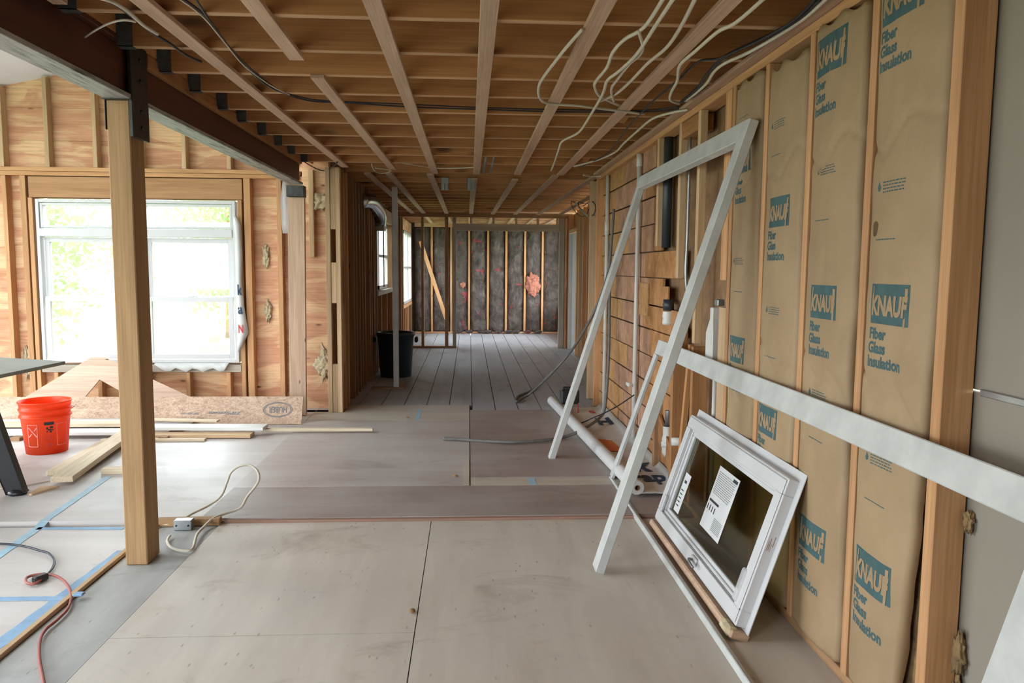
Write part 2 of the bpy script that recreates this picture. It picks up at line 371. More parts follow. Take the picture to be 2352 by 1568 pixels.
# board-clad stretch, rows of old boards with broken near ends
rows=[(0.0,.17,4.62),(.175,.36,4.66),(.365,.55,4.52),(.555,.74,4.55),(.745,.93,4.56),(.935,1.10,4.50),(1.105,1.29,4.98),(1.295,1.47,4.55),(1.475,1.66,5.05),(1.665,1.85,5.05),(1.855,2.04,5.05),(2.045,2.22,5.05)]
bl=[]
random.seed(3)
for i,(z0,z1,ye) in enumerate(rows):
    ys=[ye]+sorted([5.35+random.uniform(-.2,.2),6.35+random.uniform(-.3,.3)])+[7.35]
    for a,b in zip(ys,ys[1:]): bl.append((1.272+random.uniform(-.003,.004),1.29,a+.003,b-.003,z0,z1-.004+random.uniform(-.004,.002)))
bl+=[(1.262,1.272,4.80,5.02,1.13,1.24)]
struct('wall_right','plydk',bl[0::3]); struct('wall_right','plydk2',bl[1::3]); struct('wall_right','plydk3',bl[2::3]+[(1.262,1.272,5.35,5.62,1.02,1.25)])
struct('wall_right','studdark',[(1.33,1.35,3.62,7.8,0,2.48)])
struct('wall_right','plydk',[(1.22,1.64,7.80,7.83,0,2.25),(1.74,1.76,7.83,11.75,0,2.25),(1.74,1.76,11.75,12.7,1.98,2.25),(1.74,1.76,12.7,12.95,0,2.25),(1.97,2.0,12.95,13.4,0,2.25),(1.97,2.0,15.4,15.8,0,2.25),(1.97,2.0,13.4,15.4,0,.65),(1.97,2.0,13.4,15.4,2.15,2.25)])  # end room pieces leave a hole for the added unseen window
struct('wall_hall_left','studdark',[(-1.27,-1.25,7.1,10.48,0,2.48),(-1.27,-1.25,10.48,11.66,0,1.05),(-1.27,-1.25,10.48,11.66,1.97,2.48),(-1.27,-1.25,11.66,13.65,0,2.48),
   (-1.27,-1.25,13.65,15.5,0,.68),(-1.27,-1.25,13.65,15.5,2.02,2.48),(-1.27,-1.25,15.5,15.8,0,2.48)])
struct('wall_end','drywall',[(-1.3,3,15.80,15.83,0,2.48)])
# exterior --------------------------------------------------------
tag(boxes('lawn','grass',[(-60,60,-60,80,-.9,-.8)]),kind='structure')
# ================================================================ WINDOWS
def back_window():
    root=empty('window_1',(-3.11,7.5,wz0)); root['kind']='structure'
    y0,y1=7.41,7.50
    def rect(name,mat,x0,x1,z0,z1,wd,ya,yb,par=root):
        return boxes(name,mat,[(x0,x0+wd,ya,yb,z0,z1),(x1-wd,x1,ya,yb,z0,z1),(x0+wd,x1-wd,ya,yb,z0,z0+wd),(x0+wd,x1-wd,ya,yb,z1-wd,z1)],par,.002)
    rect('window_frame','vinyl',wx0+.01,wx1-.01,wz0+.01,wz1-.01,.03,y0,y1+.02)
    boxes('mullion','vinyl',[(-3.14,-3.06,y0,y1+.02,wz0+.04,wz1-.04)],root,.002)
    boxes('transom_bar','vinyl',[(wx0+.04,wx1-.04,y0-.008,y1,1.615,1.69)],root,.004)
    for a,b in ((wx0+.045,-3.145),(-3.055,wx1-.045)):
        f=rect('transom_sash','vinyl',a,b,1.695,wz1-.045,.022,y0+.01,y1-.01)
        boxes('pane','glass',[(a+.02,b-.02,y1-.05,y1-.045,1.715,wz1-.065)],f)
        f=rect('upper_sash','vinyl',a+.01,b-.01,1.02,1.61,.045,y0+.045,y1-.005)
        boxes('pane','glass',[(a+.05,b-.05,y1-.03,y1-.025,1.06,1.57)],f)
        f=rect('lower_sash','vinyl',a+.01,b-.01,wz0+.045,1.055,.045,y0+.01,y0+.043)
        boxes('pane','glass',[(a+.05,b-.05,y0+.025,y0+.03,wz0+.09,1.01)],f)
        boxes('sash_lock','vinyl',[((a+b)/2-.03,(a+b)/2+.03,y0+.012,y0+.035,1.055,1.067)],f)
back_window()
def side_window(name,y0,y1,z0,z1,nv,bars,xa=-1.215,xb=-1.158):
    root=empty(name,(-1.24,(y0+y1)/2,z0)); root['kind']='structure'
    boxes('window_frame','vinyl',[(xa,xb,y0,y0+.05,z0,z1),(xa,xb,y1-.05,y1,z0,z1),(xa,xb,y0,y1,z0,z0+.05),(xa,xb,y0,y1,z1-.05,z1)],root)
    zm=(z0+z1)/2
    if nv:
        for i in range(1,nv): y=y0+(y1-y0)*i/nv; boxes('mullion','vinyl',[(xa,xb,y-.035,y+.035,z0+.05,z1-.05)],root)
    boxes('meeting_rail','vinyl',[(xa+.01,xb-.005,y0+.05,y1-.05,zm-.02,zm+.02)],root)
    boxes('pane','glass',[(xa+.02,xa+.025,y0+.05,y1-.05,z0+.05,z1-.05)],root)
    if bars:
        boxes('window_bar','black',[(xb-.004,xb+.012,(y0+y1)/2-.02,(y0+y1)/2+.02,z0+.02,z1-.02)],root)
side_window('window_2',10.50,11.64,1.05,1.965,0,True,-1.262,-1.222)
side_window('window_3',13.70,15.5,.69,2.01,2,False)
# ================================================================ CEILING FRAMING
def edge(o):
    # paler underside: floor bounce painted into the colour, partly cleaner once-covered wood
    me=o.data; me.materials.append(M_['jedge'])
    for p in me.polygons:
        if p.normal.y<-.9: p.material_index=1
JY=[1.62,2.05,2.45,2.881,3.336,3.745,4.135,4.579,4.95,5.42,5.864,6.291,6.758]
n=0
for i,y in enumerate(JY):
    if y<2.4: continue
    n+=1
    o=lumber('ceiling_joist',(-1.436,y+.019,CZ+.118),(1.34,y+.019,CZ+.118),(0,0,1),.236,.040,'joist',
      'old orange-brown ceiling joist over the front room, %s joist counting from the camera'%ORD[n-1],'joist','front room ceiling joists')
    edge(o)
    hy=y+.019
    if y>2.7:
        h=empty('joist_hanger',(-1.43,hy,CZ)); tag(h,'grey metal hanger at the beam end of the %s ceiling joist from the camera'%ORD[n-1],'hanger','joist hangers along the steel beam')
        boxes('strap','gal',[(-1.447,-1.385,hy-.0235,hy-.0205,CZ-.003,CZ+.15),(-1.447,-1.385,hy+.0205,hy+.0235,CZ-.003,CZ+.15),(-1.447,-1.385,hy-.0235,hy+.0235,CZ-.003,CZ)],h)
        boxes('nailing_flange','gal',[(-1.442,-1.439,hy-.04,hy-.024,CZ+.01,CZ+.15),(-1.442,-1.439,hy+.024,hy+.04,CZ+.01,CZ+.15)],h)
edge_=lumber('header_beam',(-1.16,7.385,CZ+.11),(1.34,7.385,CZ+.11),(0,0,1),.232,.04,'joist','doubled joist where front room ceiling meets the darker hall ceiling','beam')
for i in range(12):
    y=7.85+i*.408
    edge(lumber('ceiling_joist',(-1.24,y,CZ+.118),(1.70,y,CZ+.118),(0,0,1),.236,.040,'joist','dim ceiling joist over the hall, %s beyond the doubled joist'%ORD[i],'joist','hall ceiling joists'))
lumber('header_beam',(-1.24,12.82,2.22),(1.72,12.82,2.22),(0,0,1),.075,.09,'studdark','dark beam across the hall ceiling above the framed opening','beam')
for i in range(7):
    y=13.15+i*.408
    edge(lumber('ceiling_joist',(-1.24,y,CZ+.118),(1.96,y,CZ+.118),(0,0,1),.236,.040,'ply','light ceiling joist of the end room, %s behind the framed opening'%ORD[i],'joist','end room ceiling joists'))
SZ=2.2405
def strap(x0,y0,x1,y1,label,grp='strapping under the front joists',w=.064,mat='strap'):
    return lumber('ceiling_strap',(x0,y0,SZ),(x1,y1,SZ),(1,0,0),w,.019,mat,label,'furring strip',grp)
strap(-1.105,1.6,-1.105,6.99,'long pale furring strip nearest the steel beam, under the joists')
strap(-.72,1.6,-.74,3.43,'short pale furring strip ending mid ceiling, near end out of frame')
strap(-.715,3.74,-.695,7.10,'pale furring strip starting mid ceiling, between two long strips')
for x,l in ((-.325,'pale furring strip left of the middle one, running the whole front ceiling'),(.068,'middle furring strip of the front ceiling, running almost straight up the picture'),
            (.455,'pale furring strip right of the middle one, with loose cables beside it'),(.865,'pale furring strip furthest right in the front ceiling, white cables looping round it')):
    strap(x,1.6,x,7.36,l)
strap(-1.385,1.6,-1.39,2.78,'short end of a pale strip beside the steel beam in the top left corner',w=.05)
for i,(a,b,c,d) in enumerate([(-.97,7.45,-.93,12.75),(-.765,7.45,-.745,12.75),(-.375,7.45,-.37,12.75),(.05,7.8,.03,12.75),(.46,7.8,.385,12.75),(.83,7.45,.76,12.75),(1.22,7.45,1.14,12.75),(1.5,9.0,1.5,12.75)]):
    strap(a,b,c,d,'dim furring strip under the hall joists, %s counting from the left'%ORD[i],'strapping under the hall joists')
for i,x in enumerate((-.75,-.37,.02,.40,.78,1.16,1.54)):
    strap(x,12.88,x,15.6,'light furring strip on the end room ceiling, %s counting from the left'%ORD[i],'strapping on the end room ceiling')
# blocking between joists, right hand side
for i,(x,a,b) in enumerate([(.93,2.92,3.336),(1.0,3.376,3.745),(.98,4.62,4.95),(.92,5.46,5.864),(1.02,6.331,6.758)]):
    lumber('joist_brace',(x+.06,a+.02,CZ+.17),(x-.02,b-.012,CZ+.035),(1,0,0),.055,.022,'joist','slanting wooden brace between ceiling joists by the right wall, %s from the camera'%ORD[i],'brace','braces between joists')
# ================================================================ STEEL BEAM AND POST
bmr=empty('steel_beam',(-1.5,4.6,2.06))
tag(bmr,'dark red steel beam with scuffed grey lower flange running over the wooden post','beam')
m,L=frame_mat((-1.5,-1,2.2),(-1.5,6.83,2.2),(0,0,1))
for nm,w_,t_,z,mt in (('web',.20,.05,2.175,'beam'),('lower_flange',.11,.02,2.068,'flange'),('upper_flange',.11,.02,2.285,'beam')):
    p0=(-1.497,-1,z); p1=(-1.497,6.83,z)
    lumber(nm,p0,p1,(0,0,1) if nm=='web' else (1,0,0),w_,t_,mt,parent=bmr)
lumber('nailer_board',(-1.455,3.62,2.262),(-1.455,6.80,2.262),(0,0,1),.06,.030,'joist','brown nailer strip along the top of the steel beam, beyond the post','board')
lumber('light_gap_board',(-1.452,-1,2.392),(-1.452,7.3,2.392),(0,0,1),.19,.018,'joist','added board closing the light gap behind the joist hangers above the steel beam','board')  # added to block light leaking between the joists above the beam
pr=empty('wooden_post',(-1.50,3.51,0)); tag(pr,'square wooden post standing on the floor at left under the steel beam','post')
lumber('shaft',(-1.541+.04,3.51,0),(-1.503,3.51,2.055),(1,0,0),.096,.14,'post',parent=pr,bev=.004)
bk=empty('beam_saddle',(-1.45,3.56,1.92)); tag(bk,'blackened steel saddle plate bolted at the top of the wooden post','bracket')
boxes('plate','dsteel',[(-1.452,-1.437,3.43,3.60,1.90,2.30),(-1.557,-1.552,3.435,3.50,1.93,2.06)],bk,.002)
boxes('cap_plate','dsteel',[(-1.56,-1.44,3.42,3.60,2.053,2.0585)],bk)
for z in (1.95,2.02,2.15,2.24):
    lathe('bolt',[(.009,0),(.009,.004),(.004,.007),(0.0001,.007)],(-1.437,3.52,z),'dsteel',bk,seg=6,ax=Matrix.Rotation(math.pi/2,4,'Y'))
ep=lumber('end_post',(-1.535,6.90,.02),(-1.515,6.90,1.955),(1,0,0),.145,.045,'strap','pinkish brown board post under the far end of the steel beam','post')
hb=boxes('beam_shoe','dsteel',[(-1.59,-1.44,6.84,6.95,1.957,2.055)],None,.003); tag(hb,'grey green steel shoe holding the far end of the steel beam','bracket')
# ================================================================ WINDOW WALL STUDS
def stud(x,y0,z0,z1,label,w=.038,d=.089,mat='stud',grp='window wall studs',cat='stud',nm='wall_stud'):
    return lumber(nm,(x,y0+d/2,z0),(x,y0+d/2,z1),(0,1,0),d,w,mat,label,cat,grp)
WY=7.40
lumber('bottom_plate',(-7.0,7.445,.031),(-1.3,7.445,.031),(0,1,0),.089,.037,'stud','floor plate running under the window wall studs','plate')
lumber('header_board',(-4.07,7.425,2.068),(-2.13,7.425,2.068),(0,0,1),.19,.04,'stud','wide knotty header board above the double white window','header')
for i,z in enumerate((2.19,2.23)):
    lumber('top_plate',(-7.0,7.445,z),(-1.60,7.445,z),(0,1,0),.089,.037,'stud',('lower' if i==0 else 'upper')+' of two stacked horizontal plates above the window header','plate','doubled plates above the window')
for x,l in ((-5.1,'stud left of the frame edge'),(-4.69,'stud just outside the frame edge'),(-4.285,'stud at the left frame edge, left of the double window')):
    stud(x,WY,.05,2.17,'fir '+l)
stud(-4.118,WY,.05,2.17,'king stud touching the left side of the double window',w=.05)
stud(-4.058,WY,.05,1.97,'trimmer stud closest to the left edge of the double window')
stud(-2.155,WY,.05,1.97,'trimmer stud closest to the right edge of the double window')
stud(-2.085,WY,.05,2.17,'king stud just right of the double window',w=.06)
stud(-1.79,WY,.05,2.17,'lone stud between the double window and the pinkish end post',w=.045)
lumber('window_sill_plate',(-4.03,7.45,.375),(-2.18,7.45,.375),(0,1,0),.09,.07,'grey','greyed double sill plate under the white window','plate')
for i,x in enumerate((-3.9,-3.5,-3.06,-2.68,-2.30)):
    stud(x,WY,.05,.338,'short cripple stud under the window sill, %s from the left'%ORD[i],grp='cripple studs under the window')
for i,x in enumerate((-5.1,-4.69,-4.29,-3.885,-3.455,-3.05,-2.653,-2.243,-1.85)):
    zt=3.06+.22*(x+3.88)
    stud(x,WY,2.25,zt,'short gable stud above the window plates, %s counting from the left'%ORD[i],mat='studpale',grp='gable studs above the plates')
# corner assembly at the end of the hall's left wall
lumber('cut_stud',(-1.462,7.30,1.44),(-1.462,7.30,2.24),(0,1,0),.089,.045,'studpale','pale stud sawn off at chest height beside the beam shoe','stud')
struct('wall_corner','ply',[(-1.55,-1.30,7.30,7.32,0,2.25)])
for i,(x,z0,z1) in enumerate(((-1.275,.0,2.24),(-1.185,.0,2.24))):
    lumber('corner_stud',(x,7.095,.012),(x,7.095,2.24),(0,1,0),.089,.04,'studpale',('left' if i==0 else 'right')+' full height stud of the corner bundle at the hall entrance','stud','corner bundle at the hall entrance')
for z0,z1,l in ((1.69,2.24,'top'),(1.02,1.39,'middle'),(.012,.46,'bottom')):
    lumber('filler_block',(-1.23,7.10,z0),(-1.23,7.10,z1),(0,1,0),.08,.046,'studpale',l+' filler block between the two corner studs at the hall entrance','block','corner filler blocks')
lumber('corner_plate',(-1.58,7.13,.006),(-1.16,7.13,.006),(0,1,0),.1,.012,'grey','thin grey plate on the floor under the corner studs','plate')
# hall left wall studs
k=0
for y in (7.25,7.46,7.85,8.02,8.26,8.45,8.67,9.08,9.25,9.49,9.62,9.78,11.69,11.9,12.1,12.5,12.75,13.2,13.6,15.54,15.63):
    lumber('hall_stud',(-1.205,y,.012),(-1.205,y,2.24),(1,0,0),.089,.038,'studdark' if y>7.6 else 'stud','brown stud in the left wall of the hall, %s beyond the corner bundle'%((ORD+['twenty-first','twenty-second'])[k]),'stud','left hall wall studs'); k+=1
for i,(y,z1) in enumerate([(10.25,.98),(10.95,.98),(14.0,.62),(14.4,.62),(14.8,.62)]):
    lumber('cripple_stud',(-1.205,y,.012),(-1.205,y,z1),(1,0,0),.089,.038,'stud','short stud under a hall-side window, %s counting away from the camera'%ORD[i],'stud','cripples under the hall windows')
lumber('window_sill_plate',(-1.20,9.80,1.015),(-1.20,11.67,1.015),(1,0,0),.1,.06,'grey','wooden sill under the small barred window','plate')
lumber('window_header',(-1.20,9.80,2.07),(-1.20,11.67,2.07),(0,0,1),.18,.08,'strap','wooden header over the small barred window','header')
lumber('window_sill_plate',(-1.20,13.62,.65),(-1.20,15.52,.65),(1,0,0),.1,.06,'stud','wooden sill under the far side window','plate')
lumber('window_header',(-1.20,13.62,2.12),(-1.20,15.52,2.12),(0,0,1),.2,.08,'ply','orange wooden header over the far side window','header')
# ================================================================ FRAMED OPENING
OY=12.8
lumber('opening_header',(-.27,OY+.02,2.02),(1.66,OY+.02,2.02),(0,0,1),.115,.04,'grey','pale greyed header board spanning the framed opening','header')
for x,w_,mt,l in ((-.772,.045,'studdark','dark stud left of the framed opening, furthest left'),(-.375,.055,'studdark','dark stud left of the framed opening, in the middle'),(-.243,.06,'grey','pale jamb post at the left side of the framed opening')):
    lumber('opening_stud',(x,OY+.045,.04),(x,OY+.045,2.18),(0,1,0),.089,w_,mt,l,'stud','studs left of the framed opening')
lumber('bottom_plate',(-1.16,OY+.045,.024),(-.21,OY+.045,.024),(0,1,0),.089,.032,'studdark','floor plate left of the framed opening','plate')
for x,w_,mt,l in ((1.545,.085,'grey','pale jamb post at the right side of the framed opening'),(1.615,.04,'ply','orange stud right against the pale right jamb post'),(1.665,.04,'stud','outer stud right of the framed opening')):
    lumber('opening_stud',(x,OY+.02,.01),(x,OY+.02,2.18),(0,1,0),.1,w_,mt,l,'stud','studs right of the framed opening')
for i,x in enumerate((.03,.40,.78,1.14,1.47)):
    lumber('cripple_stud',(x,OY+.02,2.08),(x,OY+.02,2.18),(0,1,0),.08,.038,'strap','tiny cripple block above the opening header, %s from the left'%ORD[i],'stud','cripples above the opening header')
# ================================================================ END WALL
EX=[-.757,-.365,.0,.383,.756,1.14,1.50]
lumber('bottom_plate',(-1.1,15.70,.03),(1.95,15.70,.03),(0,1,0),.1,.04,'ply','orange floor plate along the insulated end wall','plate')
lumber('top_plate',(-1.1,15.70,2.21),(1.95,15.70,2.21),(0,1,0),.1,.08,'ply','orange top plate along the insulated end wall','plate')
for i,x in enumerate(EX):
    lumber('end_wall_stud',(x,15.70,.05),(x,15.70,2.17),(0,1,0),.09,.042,'stud','yellow stud dividing the dark batts of the end wall, %s from the left'%ORD[i],'stud','end wall studs')
lumber('diagonal_brace',(-.98,15.60,1.88),(-.46,15.60,.30),(1,0,0),.075,.035,'stud','slanting brace board leaning across the left end wall batts','brace')
def foil(x0,x1,label,k):
    bm=bmesh.new(); nu,nv=16,70; g=[]
    for j in range(nv+1):
        z=.06+2.10*j/nv
        g.append([])
        for i in range(nu+1):
            u=i/nu; x=x0+(x1-x0)*u
            d=.055*math.sin(math.pi*u)**.6
            q=Vector((x*7,z*3.2,k*9)); d+=.030*noise.noise(q)+.018*noise.noise(q*2.7)
            g[-1].append(bm.verts.new((x,15.735-d,z)))
    for j in range(nv):
        for i in range(nu): bm.faces.new((g[j][i],g[j][i+1],g[j+1][i+1],g[j+1][i]))
    o=fin(bm,'insulation_batt','foil',smooth=True); s=o.modifiers.new('thick','SOLIDIFY'); s.thickness=.02
    tag(o,label,'insulation','dark faced batts of the end wall'); return o
xs=[-1.14]+EX+[1.93]
for i,(a,b) in enumerate(zip(xs,xs[1:])):
    foil(a+.03,b-.03,'dark wrinkled insulation batt between end wall studs, %s bay from the left'%ORD[i],i)
def fluff(name,c,r,label,mat,sc_=(1,1,1),seed=0,amp=.5,par=None,cat='insulation'):
    bm=bmesh.new(); bmesh.ops.create_icosphere(bm,subdivisions=4,radius=1)
    for v in bm.verts:
        q=v.co*2.2+Vector((seed,seed*2,0)); f=1+amp*noise.noise(q)+amp*.6*noise.noise(q*3)
        v.co=Vector((v.co.x*sc_[0]*r*f,v.co.y*sc_[1]*r*f,v.co.z*sc_[2]*r*f))+Vector(c)
    o=fin(bm,name,mat,smooth=True)
    if par is None: tag(o,label,cat)
    return o
fluff('insulation_tuft',(1.30,15.63,1.02),.13,'torn pink fibreglass tuft bulging from the end wall','pink',(1,.4,1.5),3)
fluff('insulation_tuft',(-.13,15.63,1.0),.05,'small pinkish tuft poking out of the end wall batt beside the left jamb post','pink',(1,.4,1),5)
random.seed(11)
for i in range(9):
    x=-.2+i*.2+random.uniform(-.05,.05)
    o=fluff('insulation_scrap',(x,15.60,.04+.015),.045,'','foil',(1.6,.6,.7),i+20)
    tag(o,'crumpled scrap of batt facing on the end wall floor plate, %s from the left'%ORD[i],'scrap','scraps on the end wall plate')
# ================================================================ HALL RIGHT WALL
for i,y in enumerate((7.86,8.3,8.72,9.1,9.5,9.9,10.3,10.7,11.1,11.5,11.72,12.72)):
    lumber('hall_stud',(1.69,y,.012),(1.69,y,2.24),(1,0,0),.089,.038,'stud' if i%3 else 'studpale','stud in the right wall of the hall, %s from the near corner'%ORD[i],'stud','right hall wall studs')
for y,x,l,mt in ((7.78,1.265,'end stud of the right wall where the hall widens','studpale'),(7.36,1.262,'stud just before the end of the right wall, beside the thin white pipe','stud')):
    lumber('wall_stud',(x,y,.012),(x,y,2.23),(1,0,0),.089,.04,mt,l,'stud')
lumber('top_plate',(1.69,7.84,2.02),(1.69,11.7,2.02),(1,0,0),.089,.04,'strap','horizontal plate across the right hall studs below the ceiling','plate') if 0 else None
dr=empty('door_1',(1.70,12.2,0)); dr['kind']='structure'
boxes('door_frame','stud',[(1.645,1.735,11.74,11.79,0,1.98),(1.645,1.735,12.66,12.70,0,1.98),(1.645,1.735,11.74,12.70,1.94,1.98)],dr)
boxes('door_panel','vinyl',[(1.70,1.735,11.80,12.65,.01,1.93)],dr,.003)
boxes('door_jamb_liner','vinyl',[(1.65,1.70,12.62,12.655,.01,1.93)],dr,.002)
# ================================================================ RIGHT WALL
RX=1.22
lumber('ceiling_ledger',(1.215,-1,2.2405),(1.215,7.3,2.2405),(1,0,0),.085,.019,'strap','pale ledger board along the top of the right wall','board')
lumber('top_plate',(1.265,1.0,2.210),(1.265,7.3,2.210),(1,0,0),.089,.038,'stud','doubled top plate of the insulated right wall','plate')
lumber('bottom_plate',(1.268,1.87,.02),(1.268,4.45,.02),(1,0,0),.08,.038,'studdark','floor plate under the insulated right wall','plate')
def rstud(y,z0,z1,label,w=.038,mat='stud',d=.085,x0=RX):
    return lumber('wall_stud',(x0+d/2,y,z0),(x0+d/2,y,z1),(1,0,0),d,w,mat,label,'stud','right wall studs')
rstud(1.91,.04,2.19,'big knotty stud nearest the camera on the right wall, next to bare drywall',.042)
SY=[2.318,2.745,3.16,3.555]
for y,l in zip(SY,('second stud from the camera, between the two widest printed batts','third stud from the camera, between printed batts','fourth stud from the camera, beside the narrow printed batt','fifth stud from the camera, where the printed paper ends')):
    rstud(y,.04,2.19,l)
rstud(3.625,.04,1.17,'doubled short stud with a clean sawn top beside the last printed batt',.10,'studpale')
rstud(3.63,1.30,2.19,'wide orange stud above the sawn doubled stud',.085,'stud')
rstud(4.09,.95,2.19,'rough stud right of the thin metal conduit',.045,'studpale',.04)
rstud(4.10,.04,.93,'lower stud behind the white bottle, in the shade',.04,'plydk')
rstud(4.46,1.30,2.19,'hanging stud with a split lower end, right of the dark drain pipe',.045,'studpale',.04)
rstud(4.98,1.50,2.19,'hanging stud cut off at chest height, left of the dark drain pipe',.05,'studpale',.04)
rstud(4.50,.04,1.0,'lower stud right of the white drain trap',.05,'plydk')
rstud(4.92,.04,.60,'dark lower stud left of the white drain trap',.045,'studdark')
lumber('cross_block',(1.265,4.12,2.14),(1.265,4.44,2.14),(1,0,0),.085,.09,'plydk','orange block between two studs just under the top plate','block')
lumber('leaning_lath',(1.235,4.36,.05),(1.245,4.20,.93),(1,0,0),.03,.035,'plydk','thin splintered lath leaning in the opened right wall','lath')
lumber('diagonal_board',(1.255,4.95,.34),(1.255,4.35,.04),(0,0,1),.16,.018,'plydk','diagonal old board at the foot of the opened wall','board')
# paper faced batts
def batt(y0,y1,z0,z1,label,seed,lean=0,gap=.02,base=1.228):
    """y0 near side, y1 far side"""
    def sx(y,z):
        u=(y-y0)/(y1-y0); u=min(max(u,0),1)
        d=.020*math.sin(math.pi*u)**.5
        d+=.006*noise.noise(Vector((y*6,z*2.2,seed)))+.0035*noise.noise(Vector((y*17,z*9,seed+4)))
        for (cz,k) in ((.985 if seed<4 else .80,1),(1.75,-1)):
            d-=.010*math.exp(-((z-cz-.10*k*(u-.5)+.03*math.sin(u*9+seed))/.010)**2)
        return base-d
    bm=bmesh.new(); nu,nv=26,130; g=[]
    for j in range(nv+1):
        z=z0+(z1-z0)*j/nv; row=[]
        ya=y0+gap*(.55+.9*abs(noise.noise(Vector((z*1.6,seed,7))))+.25*noise.noise(Vector((z*6,seed,2))))+lean*max(0,(1.1-z)); yb=y1-.002+.004*noise.noise(Vector((z*3,seed,1)))
        for i in range(nu+1):
            y=ya+(yb-ya)*i/nu; u=i/nu; x=sx(y0+(y1-y0)*u,z)
            if i==0: x+=.018+.01*noise.noise(Vector((z*9,seed,0)))
            row.append(bm.verts.new((x,y,z+.012*math.sin(y*40+seed)*(j==nv))))
        g.append(row)
    for j in range(nv):
        for i in range(nu): bm.faces.new((g[j][i],g[j][i+1],g[j+1][i+1],g[j+1][i]))
    o=fin(bm,'insulation_batt','kraft',smooth=True); s=o.modifiers.new('t','SOLIDIFY'); s.thickness=.0012; s.offset=1
    tag(o,label,'insulation','paper faced batts on the right wall')
    fz=boxes('glass_wool','wool',[(1.268,1.305,y0+.004,y1-.006,z0,z1)],o)
    def sxy(y,z):
        ya=y0+gap*(.55+.9*abs(noise.noise(Vector((z*1.6,seed,7))))+.25*noise.noise(Vector((z*6,seed,2))))+lean*max(0,(1.1-z)); yb=y1-.002+.004*noise.noise(Vector((z*3,seed,1)))
        return sx(y0+(y1-y0)*min(max((y-ya)/(yb-ya),0),1),z)
    return o,sxy
def mapper(sx,yl,zb,off=.0016):
    return lambda u,v: Vector((sx(yl-u,zb+v)-off,yl-u,zb+v))
def grid(w,h,nx,ny,skew=0):
    vs=[(w*i/nx,h*j/ny) for j in range(ny+1) for i in range(nx+1)]
    fs=[(j*(nx+1)+i,j*(nx+1)+i+1,(j+1)*(nx+1)+i+1,(j+1)*(nx+1)+i) for j in range(ny) for i in range(nx)]
    return vs,fs
def knauf(o,sx,yl,zt,w=.205,h=.118,txt=True,clip=99):
    """yl: left (far) edge, zt top of the teal block"""
    zb=zt-h
    decal('logo_block',grid(w,h*1.0,10,8),mapper(sx,yl,zb),'teal',o)
    g=fit(text_geo('KNAUF',.1,.12,.005),w*.93,h*.52); decal('logo_lettering',g,mapper(sx,yl-.008,zb+h*.20,.0028),'kraft',o)
    # long tail of the last letter and of the first
    decal('logo_stroke',([(0,0),(.010,0),(.020,h*.93),(.006,h*.93)],[(0,1,2,3)]),mapper(sx,yl-w*.86,zb-.003,.0027),'kraft',o)
    decal('logo_stroke',([(0,0),(.006,0),(.016,h*.62),(.010,h*.62)],[(0,1,2,3)]),mapper(sx,yl-.010,zb+h*.32,.0027),'kraft',o)
    if txt:
        for i,s in enumerate(('Fiber','Glass','Insulation')):
            g=text_geo(s,.052,0,.0022); ws=max(v[0] for v in g[0]); sc_=1 if ws<w*1.02 else w*1.02/ws
            g=([(x*.88*min(1,w/.205),y*.88) for x,y in g[0]],g[1])
            decal('lettering',g,mapper(sx,yl+.004,zb-.045-.042*i),'teal',o)
def small(o,sx,yl,zt,s=1):
    rects=[]
    r=random.Random(int(zt*1000)+int(yl*100))
    for i in range(4):
        x=.028*s
        while x<.13*s:
            l=r.uniform(.006,.018)*s; rects.append((x,x+l,-.0085*i*s,-.0085*i*s+.0035*s)); x+=l+.003*s
    decal('small_print',quad_geo(rects),mapper(sx,yl,zt),'teal',o)
    decal('flame_mark',([(0.004,-.02*s),(.014*s,-.02*s),(.018*s,-.010*s),(.009*s,.006*s),(0,-.010*s)],[(0,1,2,3,4)]),mapper(sx,yl,zt),'teal',o)
def line(o,sx,yl,z,w=.11):
    r=random.Random(int(z*1000)); rects=[];x=0
    while x<w: l=r.uniform(.004,.012); rects.append((x,x+l,0,.0035)); x+=l+.0015
    decal('small_print',quad_geo(rects),mapper(sx,yl,z),'teal',o)
A,sA=batt(1.934,2.296,.05,2.18,'widest printed paper batt nearest the camera, with a round brown stain',1,.085,.010)
knauf(A,sA,2.268,2.185-.002,.215,.122); knauf(A,sA,2.243,1.312); knauf(A,sA,2.262,.500)
small(A,sA,2.235,1.605,1.1); line(A,sA,2.235,1.44); small(A,sA,2.22,.80); line(A,sA,2.22,.66)
decal('stain',grid(.001,.001,1,1),mapper(sA,2.2,1.45),'kraft',A) if 0 else None
pts=[(.018*math.cos(a)*(1+.1*math.sin(3*a)),.026*math.sin(a)*(1+.12*math.cos(2*a))) for a in [2*math.pi*k/20 for k in range(20)]]
M_['stain']=plain('brown_stain',(.14,.085,.035),.8,amt=.2,scale=30)
decal('stain',(pts,[tuple(range(20))]),mapper(sA,2.245,1.475),'stain',A)
B_,sB=batt(2.342,2.722,.05,2.18,'printed paper batt second from the camera, edge curling off its stud',2,.0,.036)
knauf(B_,sB,2.693,2.142,.225,.128); knauf(B_,sB,2.648,1.300,.19,.115); knauf(B_,sB,2.665,.468,.205,.115)
small(B_,sB,2.64,1.70); line(B_,sB,2.64,1.52); small(B_,sB,2.64,.93); line(B_,sB,2.62,.76)
Cb,sC=batt(2.77,3.138,.05,2.14,'printed paper batt third from the camera, its torn top hanging below the plate',3,.0,.012)
knauf(Cb,sC,3.068,1.637,.205,.118); knauf(Cb,sC,3.10,.80,.205,.118)
small(Cb,sC,3.07,1.93); line(Cb,sC,3.07,1.80); small(Cb,sC,3.05,1.20); line(Cb,sC,3.05,1.0)
